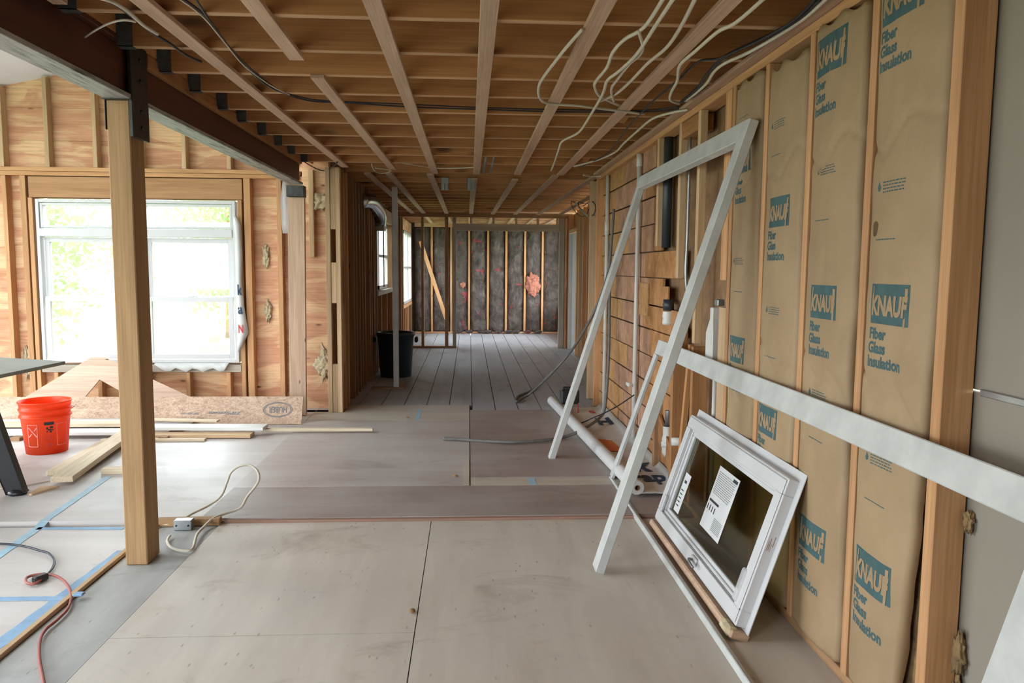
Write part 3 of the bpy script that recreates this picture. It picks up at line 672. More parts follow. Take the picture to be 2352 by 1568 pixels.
D,sD=batt(3.184,3.528,.05,2.17,'narrow printed paper batt furthest from the camera, beside the opened wall',4,.0,.022)
knauf(D,sD,3.475,1.895,.185,.118); knauf(D,sD,3.475,1.050,.185,.118)
line(D,sD,3.45,2.02); small(D,sD,3.47,1.40); line(D,sD,3.45,1.25)
# torn fluff at the near stud
random.seed(5)
for z,r,sz in ((.16,.05,2.2),(.34,.035,1.6),(.70,.028,1.0)):
    o=fluff('insulation_tuft',(1.300,1.868,z),r,'','wool',(.35,.5,sz),int(z*50),.6)
    tag(o,{.16:'long yellow fluff clump on the near stud side, just above the floor',.34:'yellow fluff clump on the near stud side at knee height',.70:'small yellow fluff bit stuck on the near stud side below the long white board'}[z],'insulation')
lumber('metal_channel',(1.306,-1,1.043),(1.306,1.86,1.043),(0,0,1),.018,.010,'steel','thin grey metal edge across the bare drywall at right','trim')
# plumbing
def pipe(name,P,r,mat,label,cat='pipe',grp=None,sm=0): return tag(tube(name,P,r,mat,seg=14,sm=sm),label,cat,grp)
pipe('drain_pipe',[(1.275,4.93,1.49),(1.275,4.93,2.24)],.030,'abs','thick dark vertical drain pipe between the cut studs of the right wall')
pipe('metal_conduit',[(1.25,4.36,2.14),(1.25,4.36,1.55),(1.25,4.37,1.32),(1.262,4.33,1.15)],.0085,'steel','thin metal conduit running down the opened right wall',sm=4)
pipe('metal_conduit',[(1.262,4.425,2.1),(1.262,4.425,1.4)],.006,'abs','thin dark line beside the metal conduit') if 0 else None
t=empty('white_pipe',(1.245,5.68,0)); tag(t,'taller white plastic pipe standing against the board wall behind the leaning frame','pipe')
tube('pipe_run',[(1.245,5.64,.03),(1.245,5.64,2.17)],.0165,'pvc',t,14,0); tube('coupling',[(1.245,5.64,2.10),(1.245,5.64,2.19)],.022,'pvc',t,14,0)
t=empty('white_pipe',(1.25,6.95,0)); tag(t,'thinner white plastic pipe near the far end of the board wall','pipe')
tube('pipe_run',[(1.25,6.95,.02),(1.25,6.95,2.2)],.0165,'pvc',t,14,0); tube('coupling',[(1.25,6.95,1.66),(1.25,6.95,1.78)],.022,'pvc',t,14,0)
t=empty('drain_trap',(1.27,4.72,.12)); tag(t,'white plastic drain fitting low in the broken board wall','pipe fitting')
lathe('trap_body',[(.018,0),(.034,.03),(.036,.12),(.030,.14),(.030,.20)],(1.262,4.72,.16),'pvc',t,20); lathe('trap_collar',[(.040,0),(.040,.03),(.034,.035)],(1.262,4.72,.225),'pvc',t,20)
lathe('trap_neck',[(.02,0),(.02,.12)],(1.262,4.72,.34),'steel',t,16)
t=empty('capped_pipe',(1.262,4.78,1.0)); tag(t,'short pipe stub with black cap and white collar in the broken board wall','pipe fitting')
lathe('cap',[(.034,0),(.034,.07),(.0001,.07)],(1.262,4.78,1.09),'abs',t,20); lathe('collar',[(.034,0),(.038,.015),(.034,.04),(.038,.055),(.034,.085)],(1.262,4.78,1.0),'pvc',t,20)
t=empty('pipe_stub',(1.235,4.41,.32)); tag(t,'round white pipe end poking out beside the drain fitting','pipe fitting')
lathe('stub',[(.024,0),(.024,.06)],(1.205,4.41,.33),'pvc',t,18,ax=Matrix.Rotation(math.pi/2,4,'Y'))
t=empty('supply_box',(1.26,3.86,.88)); tag(t,'white plastic bottle-shaped box tucked behind the sawn stud','box')
bm=bmesh.new()
prof=[(.04,.88),(.055,.90),(.055,1.03),(.022,1.10),(.022,1.16)]
rr=[]
for hw,z in prof: rr.append([bm.verts.new((1.245+a*min(hw,.03),3.80+b*hw,z)) for a,b in ((-1,-1),(1,-1),(1,1),(-1,1))])
for a,b in zip(rr,rr[1:]):
    for k in range(4): bm.faces.new((a[k],a[(k+1)%4],b[(k+1)%4],b[k]))
bm.faces.new(rr[0][::-1]); bm.faces.new(rr[-1]); fin(bm,'shell','pvc',t,.004)
pipe('white_pipe',[(1.245,3.77,.04),(1.245,3.77,.875)],.013,'pvc','short white pipe dropping to the floor beneath the bottle-shaped box')
t=empty('junction_box',(1.23,3.70,1.19)); tag(t,'small grey clip sitting on top of the sawn doubled stud','clip')
boxes('body','steel',[(1.215,1.25,3.68,3.73,1.172,1.205)],t,.004)
# ---------------------------------------------------------------- grey pipes at ceiling
pipe('ceiling_conduit',[(.105,5.0,2.30),(.10,5.05,2.232),(.098,6.6,2.222)],.010,'steel','left of two thin grey conduits hanging under the middle of the ceiling',grp='grey conduits under the ceiling') if 0 else None
for k,(a,b,c,d) in enumerate(((1122,325,1111,396),(1143,325,1127,396))):
    p0=at(a,b,1,6.25); p1=at(c,d,1,6.55)
    pipe('ceiling_conduit',[(p0.x,p0.y,2.32),(p0.x,p0.y,p0.z),(p1.x,p1.y,p1.z)],.011,'steel',('left','right')[k]+' of two short grey conduits dropping from the middle of the ceiling',sm=3)
# ================================================================ CABLES
def cable(pts,z,r,mat,label,plane=2,grp=None,sm=5,cat='cable',name='cable'):
    P=[]
    for p in pts:
        if len(p)==3: P.append(at(p[0],p[1],plane,p[2]))
        else: P.append(at(p[0],p[1],plane,z))
    return tag(tube(name,P,r,mat,seg=6,sm=sm),label,cat,grp)
cable([(395,-20),(470,35),(520,100),(570,160),(630,205),(700,225),(760,232),(950,240),(1100,247),(1300,252),(1480,253),(1560,244)],2.246,.0045,'cabk','upper of two black cables crossing the ceiling joists from left to right')
cable([(440,-20),(475,38),(530,112),(590,170),(650,212),(715,232),(800,236),(950,246),(1100,251),(1300,257),(1500,256),(1570,248)],2.246,.0045,'cabk','lower of two black cables crossing the ceiling joists from left to right')
cable([(385,-20),(460,33),(510,90),(560,150),(620,195),(665,218)],2.240,.003,'cabw','thin light wire alongside the black cables above the post')
cable([(220,-10),(255,5),(300,35),(350,75),(390,100),(425,125),(462,142)],2.236,.006,'cabk','dark cable near the steel beam looping to the first joists')
cable([(225,-6),(262,6),(296,28),(330,58),(362,78)],2.225,.007,'cabw','grey white cable near the steel beam in the top left')
cable([(195,85),(225,66),(255,52),(285,46),(312,50)],2.19,.004,'cabw','loose white cable end drooping over the steel beam')
cable([(1337,68),(1300,110),(1275,142),(1250,175),(1238,198),(1240,225),(1262,238),(1330,243),(1400,252),(1480,262)],2.225,.0075,'cabw','white cable loop left of the rightmost furring strip, turning back at a joist')
cable([(1525,-5),(1480,62),(1435,90),(1408,120),(1394,155),(1370,185),(1366,200),(1380,222),(1422,242)],2.215,.0075,'cabw','white cable bending sharply, first of the bunch right of that loop')
cable([(1548,-5),(1500,68),(1462,125),(1420,165),(1395,185),(1385,215),(1362,255),(1330,303),(1292,324),(1283,345),(1274,372),(1266,392)],2.205,.0075,'cabw','longest white cable dangling down the ceiling to the doubled joist',sm=5)
cable([(1598,-5),(1562,65),(1530,110),(1488,145),(1450,185),(1415,215),(1378,232)],2.215,.0075,'cabw','white cable running diagonally in the bunch toward the rightmost furring strip')
cable([(1467,72),(1476,105),(1470,125),(1445,148),(1420,180),(1404,205),(1410,232)],2.21,.007,'cabw','short white cable loop inside the bunch')
cable([(1760,-8),(1690,52),(1650,72),(1600,115),(1562,150),(1556,185),(1542,212),(1540,230),(1560,238)],2.215,.0075,'cabw','white cable arching over the rightmost furring strip')
cable([(1900,-5),(1850,40),(1790,80),(1720,120),(1665,145),(1640,165),(1620,195),(1575,232)],2.225,.0075,'cabw','white cable along the right wall ledger in the thick bundle')
cable([(1885,-5),(1840,38),(1775,78),(1700,112),(1655,138),(1625,170),(1600,205),(1565,234)],2.232,.0085,'cabk','thick black cable along the right wall ledger in the bundle')
cable([(1875,-5),(1825,45),(1760,85),(1690,118),(1648,135),(1604,142),(1560,182),(1500,232),(1440,295),(1395,352),(1330,385)],2.222,.005,'cabk','black cable leaving the bundle and sagging toward the doubled joist')
cable([(1580,252),(1545,258),(1500,272),(1465,300),(1432,330),(1412,350),(1370,368),(1318,382)],2.222,.0075,'cabw','white cable curving along the right side of the far ceiling')
cable([(924,374),(960,380),(1000,386),(1050,386),(1092,384)],2.236,.005,'cabw','pale cable lying across straps near the doubled joist')
cable([(853,376),(860,392),(878,398),(898,392),(880,388),(862,386)],2.22,.005,'cabw','small coil of pale cable by the hall entrance')
cable([(700,372),(722,385),(745,392),(768,380),(775,372)],2.225,.005,'cabk','dark cable drooping above the corner studs')
cable([(1400,392),(1385,403),(1362,405),(1340,402)],2.21,.0075,'cabw','ragged white cable ends at the top of the right wall corner')
for k in range(3):
    P=[(1332+20*math.cos(a+k)+k*8,480+18*math.sin(a*1.3+k*2)) for a in [j*.9 for j in range(8)]]
    cable(P,1.24,.005,('cabk','cabw','cabk')[k],('dark','pale','second dark')[k]+' coiled wire tangle at the top of the right hall wall',plane=0)
# hose from wall to floor
ho=[at(1410,480,0,1.19),at(1404,560,0,1.17),at(1398,620,0,1.16),at(1380,680,0,1.14),at(1350,745,0,1.05),at(1310,808,0,.95),at(1262,862,0,.78),at(1215,905,0,.62),at(1186,922,2,.03),at(1190,910,2,.022),at(1215,900,2,.022),at(1232,890,2,.022)]
tag(tube('hose',ho,.0125,'cabg',seg=10,sm=6),'grey hose hanging from the right wall and doubling back on the floorboards','hose')
ho=[at(1402,560,0,1.20),at(1400,700,0,1.20),at(1398,820,0,1.18),at(1390,930,0,1.15),at(1378,958,2,.10),at(1340,985,2,.085),at(1300,1002,2,.045),at(1260,1010,2,.045),at(1180,1015,2,.045),at(1100,1012,2,.035),at(1060,1009,2,.035),at(1018,1007,2,.035)]
tag(tube('hose',ho,.0125,'cabg',seg=10,sm=6),'grey hose running down beside the white pipe and across the brown floor','hose')
cc=empty('power_cord',(1.2,5.6,.3)); tag(cc,'black cord with a plug end reaching from the tool to the white pipe','cord')
tube('cord',[at(1456,907,0,1.20),at(1425,928,0,1.15),at(1395,945,0,1.10),at(1365,958,0,1.04),at(1330,972,2,.06),at(1300,968,2,.05)],.005,'cabk',cc,6)
boxes('plug','pvc',[(1.19,1.215,5.62,5.70,.47,.50)],cc,.006)
# ================================================================ LEANING FRAMES
fa=empty('trim_frame',(.9,4.2,0)); tag(fa,'tall white three-sided trim frame leaning against the right wall, feet on the floor','frame')
a0=Vector((.575,0,.0)); a1=Vector((1.185,0,1.975)); ax=(a1-a0).normalized(); an=Vector((ax.z,0,-ax.x))
def fp(p0,ax_,y,s,n=0): return Vector((p0.x,y,p0.z))+ax_*s+an*n
LA=(a1-a0).length
def board(nm,P,Q,side,w,t,mat,par,bev=.003): return lumber(nm,P,Q,side,w,t,mat,parent=par,bev=bev)
board('side_board',fp(a0,ax,3.280,.012),fp(a0,ax,3.232,LA),(0,1,0),.086,.042,'trim',fa)
board('side_board',fp(a0,ax,5.262,.012),fp(a0,ax,5.215,LA-.09),(0,1,0),.08,.042,'trim',fa)
board('head_board',fp(a0,ax,5.262,LA-.045),fp(a0,ax,3.277,LA-.045),tuple(ax),.092,.042,'trim',fa)
fb=empty('trim_frame',(1.0,3.1,0)); tag(fb,'low wide white trim frame leaning on the insulated wall, running out at the right edge','frame')
b0=Vector((.905,0,0)); b1=Vector((1.185,0,.915)); bx=(b1-b0).normalized(); LB=(b1-b0).length
def bp(y,s): return Vector((b0.x,y,0))+bx*s
board('top_board',bp(4.66,LB-.045),bp(.6,LB-.045),tuple(bx),.09,.022,'trim',fb)
board('side_board',bp(4.735,.03),bp(4.635,LB-.09),(0,1,0),.06,.022,'trim',fb)
board('side_board',bp(1.385,.03),bp(1.365,LB-.09),(0,1,0),.085,.022,'trim',fb) if 0 else board('side_board',bp(1.375,.03),bp(1.375,LB-.09),(0,1,0),.13,.022,'trim',fb)
board('bottom_board',bp(4.76,.014),bp(1.2,.014),tuple(bx),.028,.022,'trim',fb)
# ================================================================ WINDOW UNIT
wu=empty('casement_window',(1.05,3.2,0)); tag(wu,'new white casement window unit with label stickers leaning on the insulated wall','window')
p=Vector((.975,0,.052)); t_=Vector((1.155,0,.602)); ux=(t_-p).normalized(); H_=(t_-p).length; nx=Vector((ux.z,0,-ux.x))  # nx points to the wall
YN,YF=2.638,3.855
def W(y,s,n): return Vector((p.x,y,p.z))+ux*s+nx*n
def wbox(bm,y0,y1,s0,s1,n0,n1):
    vs=[bm.verts.new(W(y,s,n)) for y in (y0,y1) for s in (s0,s1) for n in (n0,n1)]
    for f in ((0,1,3,2),(4,6,7,5),(0,4,5,1),(2,3,7,6),(0,2,6,4),(1,5,7,3)): bm.faces.new([vs[i] for i in f])
def ring(nm,mat,y0,y1,s0,s1,wy,ws,n0,n1,bev=.003,par=wu):
    bm=bmesh.new()
    wbox(bm,y0,y1,s0,s0+ws,n0,n1); wbox(bm,y0,y1,s1-ws,s1,n0,n1); wbox(bm,y0,y0+wy,s0+ws,s1-ws,n0,n1); wbox(bm,y1-wy,y1,s0+ws,s1-ws,n0,n1)
    return fin(bm,nm,mat,par,bev)
ring('outer_frame','vinyl',YN,YF,0,H_,.062,.062,0,.047)
ring('nailing_fin','vinyl',YN-.035,YF+.035,-.01,H_+.035,.05,.05,.0405,.0435,0)
ring('face_lip','vinyl',YN+.008,YF-.008,.008,H_-.008,.054,.054,-.006,0)
ring('inner_step','vinyl',YN+.062,YF-.062,.062,H_-.062,.014,.014,.010,.042)
ring('sash','vinyl',YN+.076,YF-.076,.076,H_-.076,.024,.018,.018,.044)
gs=fin((lambda bm:(wbox(bm,YN+.095,YF-.095,.09,H_-.09,.030,.034),bm)[1])(bmesh.new()),'glass_pane','tglass',wu)
bm=bmesh.new(); wbox(bm,YN-.02,YF+.02,-.045,-.012,-.015,.060); fin(bm,'wooden_sill_board','strap',wu,.006)
bm=bmesh.new(); wbox(bm,YN-.01,YN+.08,-.046,-.006,-.028,.02); fin(bm,'sill_block','foam',wu,.012)
def wm(y,s,n): return lambda u,v: W(y-u,s+v,n)
decal('label_sheet',grid(.255,.285,1,1),wm(3.34,.16,.0285),'paper',gs)
r=random.Random(4); rects=[]
for j in range(12):
    x=.015
    while x<.185:
        l=r.uniform(.01,.03); rects.append((x,min(x+l,.2),.155+j*.0085,.158+j*.0085)); x+=l+.004
decal('label_text',quad_geo(rects+[(.11,.2,.02+.007*k,.0225+.007*k) for k in range(8)]),(lambda f_: lambda u,v: f_(u*1.18,v*1.05))(wm(3.34,.16,.028)),'inkg',gs)
decal('label_bar',quad_geo([(.012,.115,.118,.128),(.16,.205,.248,.262)]+[(.012+.025*k,.020+.025*k,.08,.105) for k in range(4)]),(lambda f_: lambda u,v: f_(u*1.18,v*1.05))(wm(3.34,.16,.0278)),'ink',gs)
decal('label_sheet',grid(.085,.20,1,1),wm(3.72,.105,.0285),'paper',gs)
decal('label_text',quad_geo([(.012,.05,.03+.02*k,.036+.02*k) for k in range(5)]+[(.02,.055,.15,.165)]),wm(3.72,.105,.0278),'ink',gs)
# hardware
bm=bmesh.new(); wbox(bm,3.13,3.20,.02,.055,-.018,-.006); cb=fin(bm,'crank_base','vinyl',wu,.004)
tube('crank_handle',[W(3.165,.04,-.018),W(3.165,.04,-.035),W(3.13,.035,-.04),W(3.09,.03,-.036)],.006,'steel',cb,8)
bm=bmesh.new(); wbox(bm,YN+.045,YN+.08,.07,.20,-.014,.002); fin(bm,'corner_clip','poly',wu,.006)
bm=bmesh.new(); wbox(bm,YF-.08,YF-.045,.06,.15,-.014,.002); fin(bm,'corner_clip','poly',wu,.006)
decal('printed_code',quad_geo([(0,.002,0,.04),(.005,.008,.005,.05),(.012,.014,0,.03),(.018,.021,.02,.06)]),lambda u,v: Vector(W(YN-.0006,.30+v,.01+u)),'edge',wu)
# ================================================================ HOUSEWRAP
def rx(y): return .985-(y-4.35)*.062
bm=bmesh.new(); nu,nv=14,70; g=[]
for j in range(nv+1):
    y=4.33+(7.12-4.33)*j/nv; x0=rx(y)+.0; x1=1.262-.03*(y<4.6)*(4.6-y)/.27
    g.append([bm.verts.new((x0+(x1-x0)*i/nu,y,.040+.004*noise.noise(Vector((i*.5,y*4,0)))+.045*max(0,(i/nu-.8)/.2)**2)) for i in range(nu+1)])
for j in range(nv):
    for i in range(nu): bm.faces.new((g[j][i],g[j][i+1],g[j+1][i+1],g[j+1][i]))
hw=empty('housewrap_roll',(.95,5.6,.02)); tag(hw,'partly unrolled white building wrap with dark lettering along the foot of the right wall','roll')
s=fin(bm,'sheet','wrap',hw,smooth=True); md=s.modifiers.new('t','SOLIDIFY'); md.thickness=.002
P0=Vector((rx(4.33),4.33,.074)); P1=Vector((rx(7.30),7.30,.074))
def rollobj():
    m,L=frame_mat(P0,P1,(0,0,1)); bm=bmesh.new(); seg=28; R1,R2=.043,.017; rg=[]
    for (xx,r_) in ((0,R2),(0,R1*.96),(.004,R1),(L*.5,R1*1.02),(L-.004,R1),(L,R1*.96),(L,R2)):
        rg.append([bm.verts.new(m@Vector((xx,r_*math.cos(2*math.pi*k/seg),r_*math.sin(2*math.pi*k/seg)))) for k in range(seg)])
    rg.append(rg[0])
    for a,b in zip(rg,rg[1:]):
        for k in range(seg): bm.faces.new((a[k],a[(k+1)%seg],b[(k+1)%seg],b[k]))
    fin(bm,'rolled_wrap','wrap',hw,smooth=False)
    bm=bmesh.new(); rg=[]
    for (xx,r_) in ((-.002,.0165),(L,.0165),(L,.013),(-.002,.013)):
        rg.append([bm.verts.new(m@Vector((xx,r_*math.cos(2*math.pi*k/seg),r_*math.sin(2*math.pi*k/seg)))) for k in range(seg)])
    rg.append(rg[0])
    for a,b in zip(rg,rg[1:]):
        for k in range(seg): bm.faces.new((a[k],a[(k+1)%seg],b[(k+1)%seg],b[k]))
    fin(bm,'cardboard_core','studdark',hw)
rollobj()
def fm(x,y):
    def f(u,v):
        yy=y+v; x0=rx(yy); x1=1.262-.03*(yy<4.6)*(4.6-yy)/.27; t=(x+u-x0)/(x1-x0)
        return Vector((x+u,yy,.0465+.045*max(0,(t-.8)/.2)**2))
    return f
decal('lettering',fit(text_geo('rap',.2,0,.006),.20,.21),fm(1.03,4.50),'inkb',hw)
decal('lettering',fit(text_geo('k',.25,.3,.012),.14,.30),fm(1.08,4.80),'inkb',hw)
decal('orange_patch',([(0,0),(.12,.0),(.10,.34),(.0,.40),(-.03,.15)],[(0,1,2,3,4)]),fm(.99,5.35),'inko',hw)
decal('lettering',fit(text_geo('H',.25,0,.01),.12,.28),fm(1.10,6.28),'inkb',hw)
decal('lettering',fit(text_geo('e',.25,0,.003),.055,.13),fm(1.10,6.80),'inkr',hw)
# tool by the roll
tl=empty('work_light',(.93,6.95,.03)); tag(tl,'small black box-shaped work light on a red wire stand behind the leaning frame','lamp')
hx,hy=at(1308,925,1,6.9).x,6.9
hs=boxes('housing','black',[(hx-.085,hx+.085,hy-.05,hy+.05,.115,.255)],tl,.018)
boxes('handle','black',[(hx-.06,hx+.06,hy-.012,hy+.012,.262,.274),(hx-.06,hx-.048,hy-.012,hy+.012,.25,.268),(hx+.048,hx+.06,hy-.012,hy+.012,.25,.268)],hs,.003)
for sx_ in (-1,1): tube('stand_leg',[(hx+.07*sx_,hy-.02,.12),(hx+.075*sx_,hy-.05,.05),(hx+.05*sx_,hy-.12,.034)],.006,'inkr',tl,6)
tube('stand_bar',[(hx-.05,hy-.12,.034),(hx+.05,hy-.12,.034)],.006,'inkr',tl,6,0)
# ================================================================ LEFT: BUCKET, LUMBER, SHEETS
bk=empty('bucket',(-3.04,5.60,.012)); tag(bk,'bright orange plastic bucket standing in front of the lumber by the window','bucket')
bc=(-3.04,5.60,.013)
lathe('bucket_body',[(.0001,.004),(.128,.004),(.132,0),(.155,.25),(.158,.255),(.167,.26),(.167,.27),(.158,.276),(.161,.305),(.168,.31),(.168,.32),(.161,.325),(.165,.358),(.171,.362),(.171,.372),(.163,.372),(.159,.33),(.130,.012),(.0001,.010)],bc,'bucket',bk,56)
def bmap(th0,z0,off=.0012):
    def f(u,v):
        z=z0+v; r=.132+(.155-.132)*z/.25+off; th=th0+u/r
        return Vector((bc[0]+r*math.cos(th),bc[1]+r*math.sin(th),bc[2]+z))
    return f
tc=math.atan2(-5.6,3.04)
def R4(x0,x1,y0,y1,t=.003): return [(x0,x1,y0,y0+t),(x0,x1,y1-t,y1),(x0,x0+t,y0,y1),(x1-t,x1,y0,y1)]
def sub(rects,n=6):
    o=[]
    for a,b,c,d in rects:
        for i in range(n): o.append((a+(b-a)*i/n,a+(b-a)*(i+1)/n,c,d))
    return o
decal('outline_print',quad_geo(sub(R4(-.125,-.055,.06,.22))),bmap(tc,0),'pinkink',bk)
decal('outline_print',quad_geo(sub(R4(.065,.15,.06,.22))),bmap(tc,0),'pinkink',bk)
decal('diagonal_print',([(-.12,.20),(-.113,.20),(-.055,.13),(-.062,.13),(-.12,.13),(-.113,.13),(-.055,.20),(-.062,.20)],[(0,3,2,1),(4,5,6,7)]),bmap(tc,0,.003),'pinkink',bk)
decal('dark_label',quad_geo(sub([(-.012,.05,.215,.237)])),bmap(tc,0),'ink',bk)
decal('warning_icon',quad_geo([(0,.012,.185,.20),(.008,.03,.175,.187),(.022,.042,.19,.205),(.0,.01,.163,.172),(.02,.034,.16,.172),(.03,.045,.175,.184)]),bmap(tc,0),'ink',bk)
decal('small_print',quad_geo([(-.01+.012*(k%5),-.003+.012*(k%5),.105+.008*(k//5),.109+.008*(k//5)) for k in range(25)]+[(0+.006*k,.004+.006*k,.06,.085) for k in range(6)]),bmap(tc,0),'inkr',bk)
tube('wire_handle',[(bc[0]-.17,bc[1],bc[2]+.33),(bc[0]-.16,bc[1]+.09,bc[2]+.31),(bc[0],bc[1]+.18,bc[2]+.25),(bc[0]+.16,bc[1]+.09,bc[2]+.31),(bc[0]+.17,bc[1],bc[2]+.33)],.003,'steel',bk,6)
# lumber on the floor: (x0,y0,x1,y1,z,w,t)
LB_=[(-1.66,6.155,-.775,6.15,.043,.045,.022,'bright','thin pale stick reaching furthest right across the floor'),
 (-2.60,6.14,-1.62,6.11,.073,.145,.024,'white','white painted board whose end lies right of the post'),
 (-2.75,6.02,-1.70,6.02,.033,.12,.028,'studpale','pale board under the white painted board, right of the post'),
 (-2.80,5.90,-2.02,5.90,.022,.05,.018,'bright','narrow stick in front of the stack right of the post'),
 (-4.6,6.05,-2.65,6.05,.055,.15,.024,'white','white board behind the orange bucket, lowest in the stack'),
 (-4.05,6.22,-2.62,6.22,.082,.10,.03,'bright','pale spruce board behind the orange bucket'),
 (-4.7,6.42,-2.3,6.42,.060,.16,.022,'white','wide white board further back behind the bucket'),
 (-4.35,6.62,-2.42,6.62,.075,.14,.05,'studpale','thick pale board furthest back behind the bucket'),
 (-2.60,6.36,-2.05,6.30,.088,.07,.014,'bright','slim tapering offcut lying on the boards just right of the post')]
for i,(x0,y0,x1,y1,z,w_,t_,mt,l) in enumerate(LB_):
    lumber('lumber_board',(x0,y0,z),(x1,y1,z),(0,1,0),w_,t_,mt,l,'board','loose boards by the window')
for x,y in ((-4.3,6.2),(-3.45,6.2),(-2.35,6.2)):
    lumber('lumber_block',(x,y-.28,.026),(x,y+.4,.026),(1,0,0),.07,.028,'studdark',{-4.3:'block under the boards left of the bucket',-3.45:'block under the boards just behind the bucket',-2.35:'block under the boards behind the post'}[x],'block','blocks under the loose boards')
lumber('lumber_board',(-2.475,4.70,.050),(-2.62,6.0,.075),(1,0,0),.125,.036,'bright','knotty pale board pointing toward the camera, near end closest','board')
lumber('lumber_board',(-2.625,4.93,.030),(-2.70,5.85,.030),(1,0,0),.12,.034,'bright','short pale board lying left of and behind the knotty board','board')
lumber('lumber_block',(-2.36,4.98,.031),(-2.12,4.98,.031),(0,1,0),.07,.036,'bright','small pale wood block just left of the post','block')
bm=bmesh.new(); box(bm,-2.58,-2.47,4.50,4.66,.012,.022)
for v in bm.verts:
    if v.co.y<4.55: v.co.x=-2.56+(v.co.x+2.58)*.15; v.co.y=4.50
tag(fin(bm,'wood_shim','studpale'),'small pointed wood shim at the tip of the knotty board','shim')
# HUBER OSB
o0=Vector((0,6.50,.016)); o1=Vector((0,6.60,.235))
def osb():
    r=empty('osb_sheet',(-2.6,6.55,.02)); tag(r,'long strip of strand board with upside down oval stamp behind the lumber','board')
    u=(o1-o0).normalized(); n=Vector((0,u.z,-u.y))
    bm=bmesh.new(); x0,x1=-4.15,-1.425
    vs=[bm.verts.new(Vector((x,0,0))+o0+u*s+n*q) for x in (x0,x1) for s in (0,.245) for q in (0,.011)]
    for f in ((0,1,3,2),(4,6,7,5),(0,4,5,1),(2,3,7,6),(0,2,6,4),(1,5,7,3)): bm.faces.new([vs[i] for i in f])
    s=fin(bm,'sheet','osb',r)
    def f(xr,sr): return lambda a,b: Vector((xr-a,0,0))+o0+u*(sr-b)-n*.0015   # rotated half a turn
    decal('stamp_text',fit(text_geo('HUBER',.1,0,.002),.155,.055),f(-1.555,.155),'inkg',r)
    ov=[];k=36
    for i in range(k):
        a=2*math.pi*i/k; ov+=[(.125*math.cos(a),.068*math.sin(a)),(.118*math.cos(a),.062*math.sin(a))]
    decal('stamp_oval',(ov,[(2*i,2*((i+1)%k),2*((i+1)%k)+1,2*i+1) for i in range(k)]),f(-1.632,.128),'inkg',r)
    ov2=[(x*.90,y*.88) for x,y in ov]
    decal('stamp_oval',(ov2,[(2*i,2*((i+1)%k),2*((i+1)%k)+1,2*i+1) for i in range(k)]),f(-1.632,.128),'inkg',r)
    decal('stamp_text',fit(text_geo('ZIPSystem',.1,.2,.003),.28,.035),f(-1.93,.12),'inkg',r)
    decal('stamp_text',fit(text_geo('ZIPSystem',.1,.2,.001),.16,.025),f(-2.28,.11),'inkg',r)
osb()
# gable sheet
def poly_sheet(name,pts,th,mat,label,cat,foot,top):
    f=Vector(foot); u=(Vector(top)-f).normalized(); n=Vector((0,u.z,-u.y)); bm=bmesh.new()
    A_=[bm.verts.new(Vector((x,0,0))+f+u*s) for x,s in pts]; B2=[bm.verts.new(Vector((x,0,0))+f+u*s+n*th) for x,s in pts]
    bm.faces.new(A_); bm.faces.new(B2[::-1]); k=len(pts)
    for i in range(k): bm.faces.new((A_[i],B2[i],B2[(i+1)%k],A_[(i+1)%k]))
    return tag(fin(bm,name,mat),label,cat)
poly_sheet('plywood_offcut',[(-4.20,-.0),(-3.56,-.0),(-3.36,.33),(-2.98,.12),(-2.98,.0),(-2.18,.0),(-3.35,.545),(-3.47,.545)],.015,'gable','pinkish A-shaped plywood offcut leaning under the double window','plywood sheet',(0,6.95,.02),(0,7.25,.62))
# grey panel on stand
gp=empty('work_table',(-3.0,4.5,.0)); tag(gp,'grey topped folding work stand with black leg at the left edge','table')
bm=bmesh.new(); P=[(-2.465,4.787),(-2.97,4.989),(-3.9,5.36),(-3.6,4.0),(-3.0,3.65),(-2.503,4.197)]
P=[(-2.465,4.787),(-3.75,5.30),(-3.75,2.75),(-2.53,3.70)]
T_=[bm.verts.new((x,y,.765)) for x,y in P]; U_=[bm.verts.new((x,y,.745)) for x,y in P]
bm.faces.new(T_); bm.faces.new(U_[::-1])
for i in range(len(P)): bm.faces.new((T_[i],U_[i],U_[(i+1)%len(P)],T_[(i+1)%len(P)]))
fin(bm,'table_top','panel',gp,.001)
lg=[(-2.64,4.53),(-3.4,4.75),(-3.4,3.6),(-2.75,3.9)]
for lx,ly in lg:
    dx=-.22 if lx>-3 else .15
    bm=bmesh.new(); m,L=frame_mat((lx,ly,.014),(lx+dx,ly-.03,.745),(1,0,0))
    for v in box(bm,0,L,-.05,.05,-.02,.02): pass
    for v in bm.verts:
        if v.co.x>L*.5: v.co.y*=1.5
        v.co=m@v.co
    fin(bm,'leg','black',gp,.006)
    lathe('foot','' and [] or [(.0001,0),(.05,0),(.05,.02),(.03,.03)],(lx,ly,.0125),'black',gp,16)
# poly strips near window
def strip(name,pts,x,mat,label,y=7.33,th=.004):
    bm=bmesh.new(); L_=[]
    for i,(xa,xb,z) in enumerate(pts):
        yy=y-.015*math.sin(i*1.9)
        L_.append((bm.verts.new((xa,yy,z)),bm.verts.new(((xa+xb)/2,yy-.02,z)),bm.verts.new((xb,yy,z))))
    for a,b in zip(L_,L_[1:]): bm.faces.new((a[0],a[1],b[1],b[0])); bm.faces.new((a[1],a[2],b[2],b[1]))
    o=fin(bm,name,mat,smooth=True); m=o.modifiers.new('t','SOLIDIFY'); m.thickness=th; return tag(o,label,'plastic sheet')
strip('poly_strip',[(-1.74,-1.69,2.15),(-1.75,-1.68,2.05),(-1.765,-1.69,1.95),(-1.76,-1.675,1.85),(-1.755,-1.67,1.75),(-1.75,-1.665,1.66)],0,'poly','crumpled clear plastic strip hanging beside the beam shoe',7.36,.001)
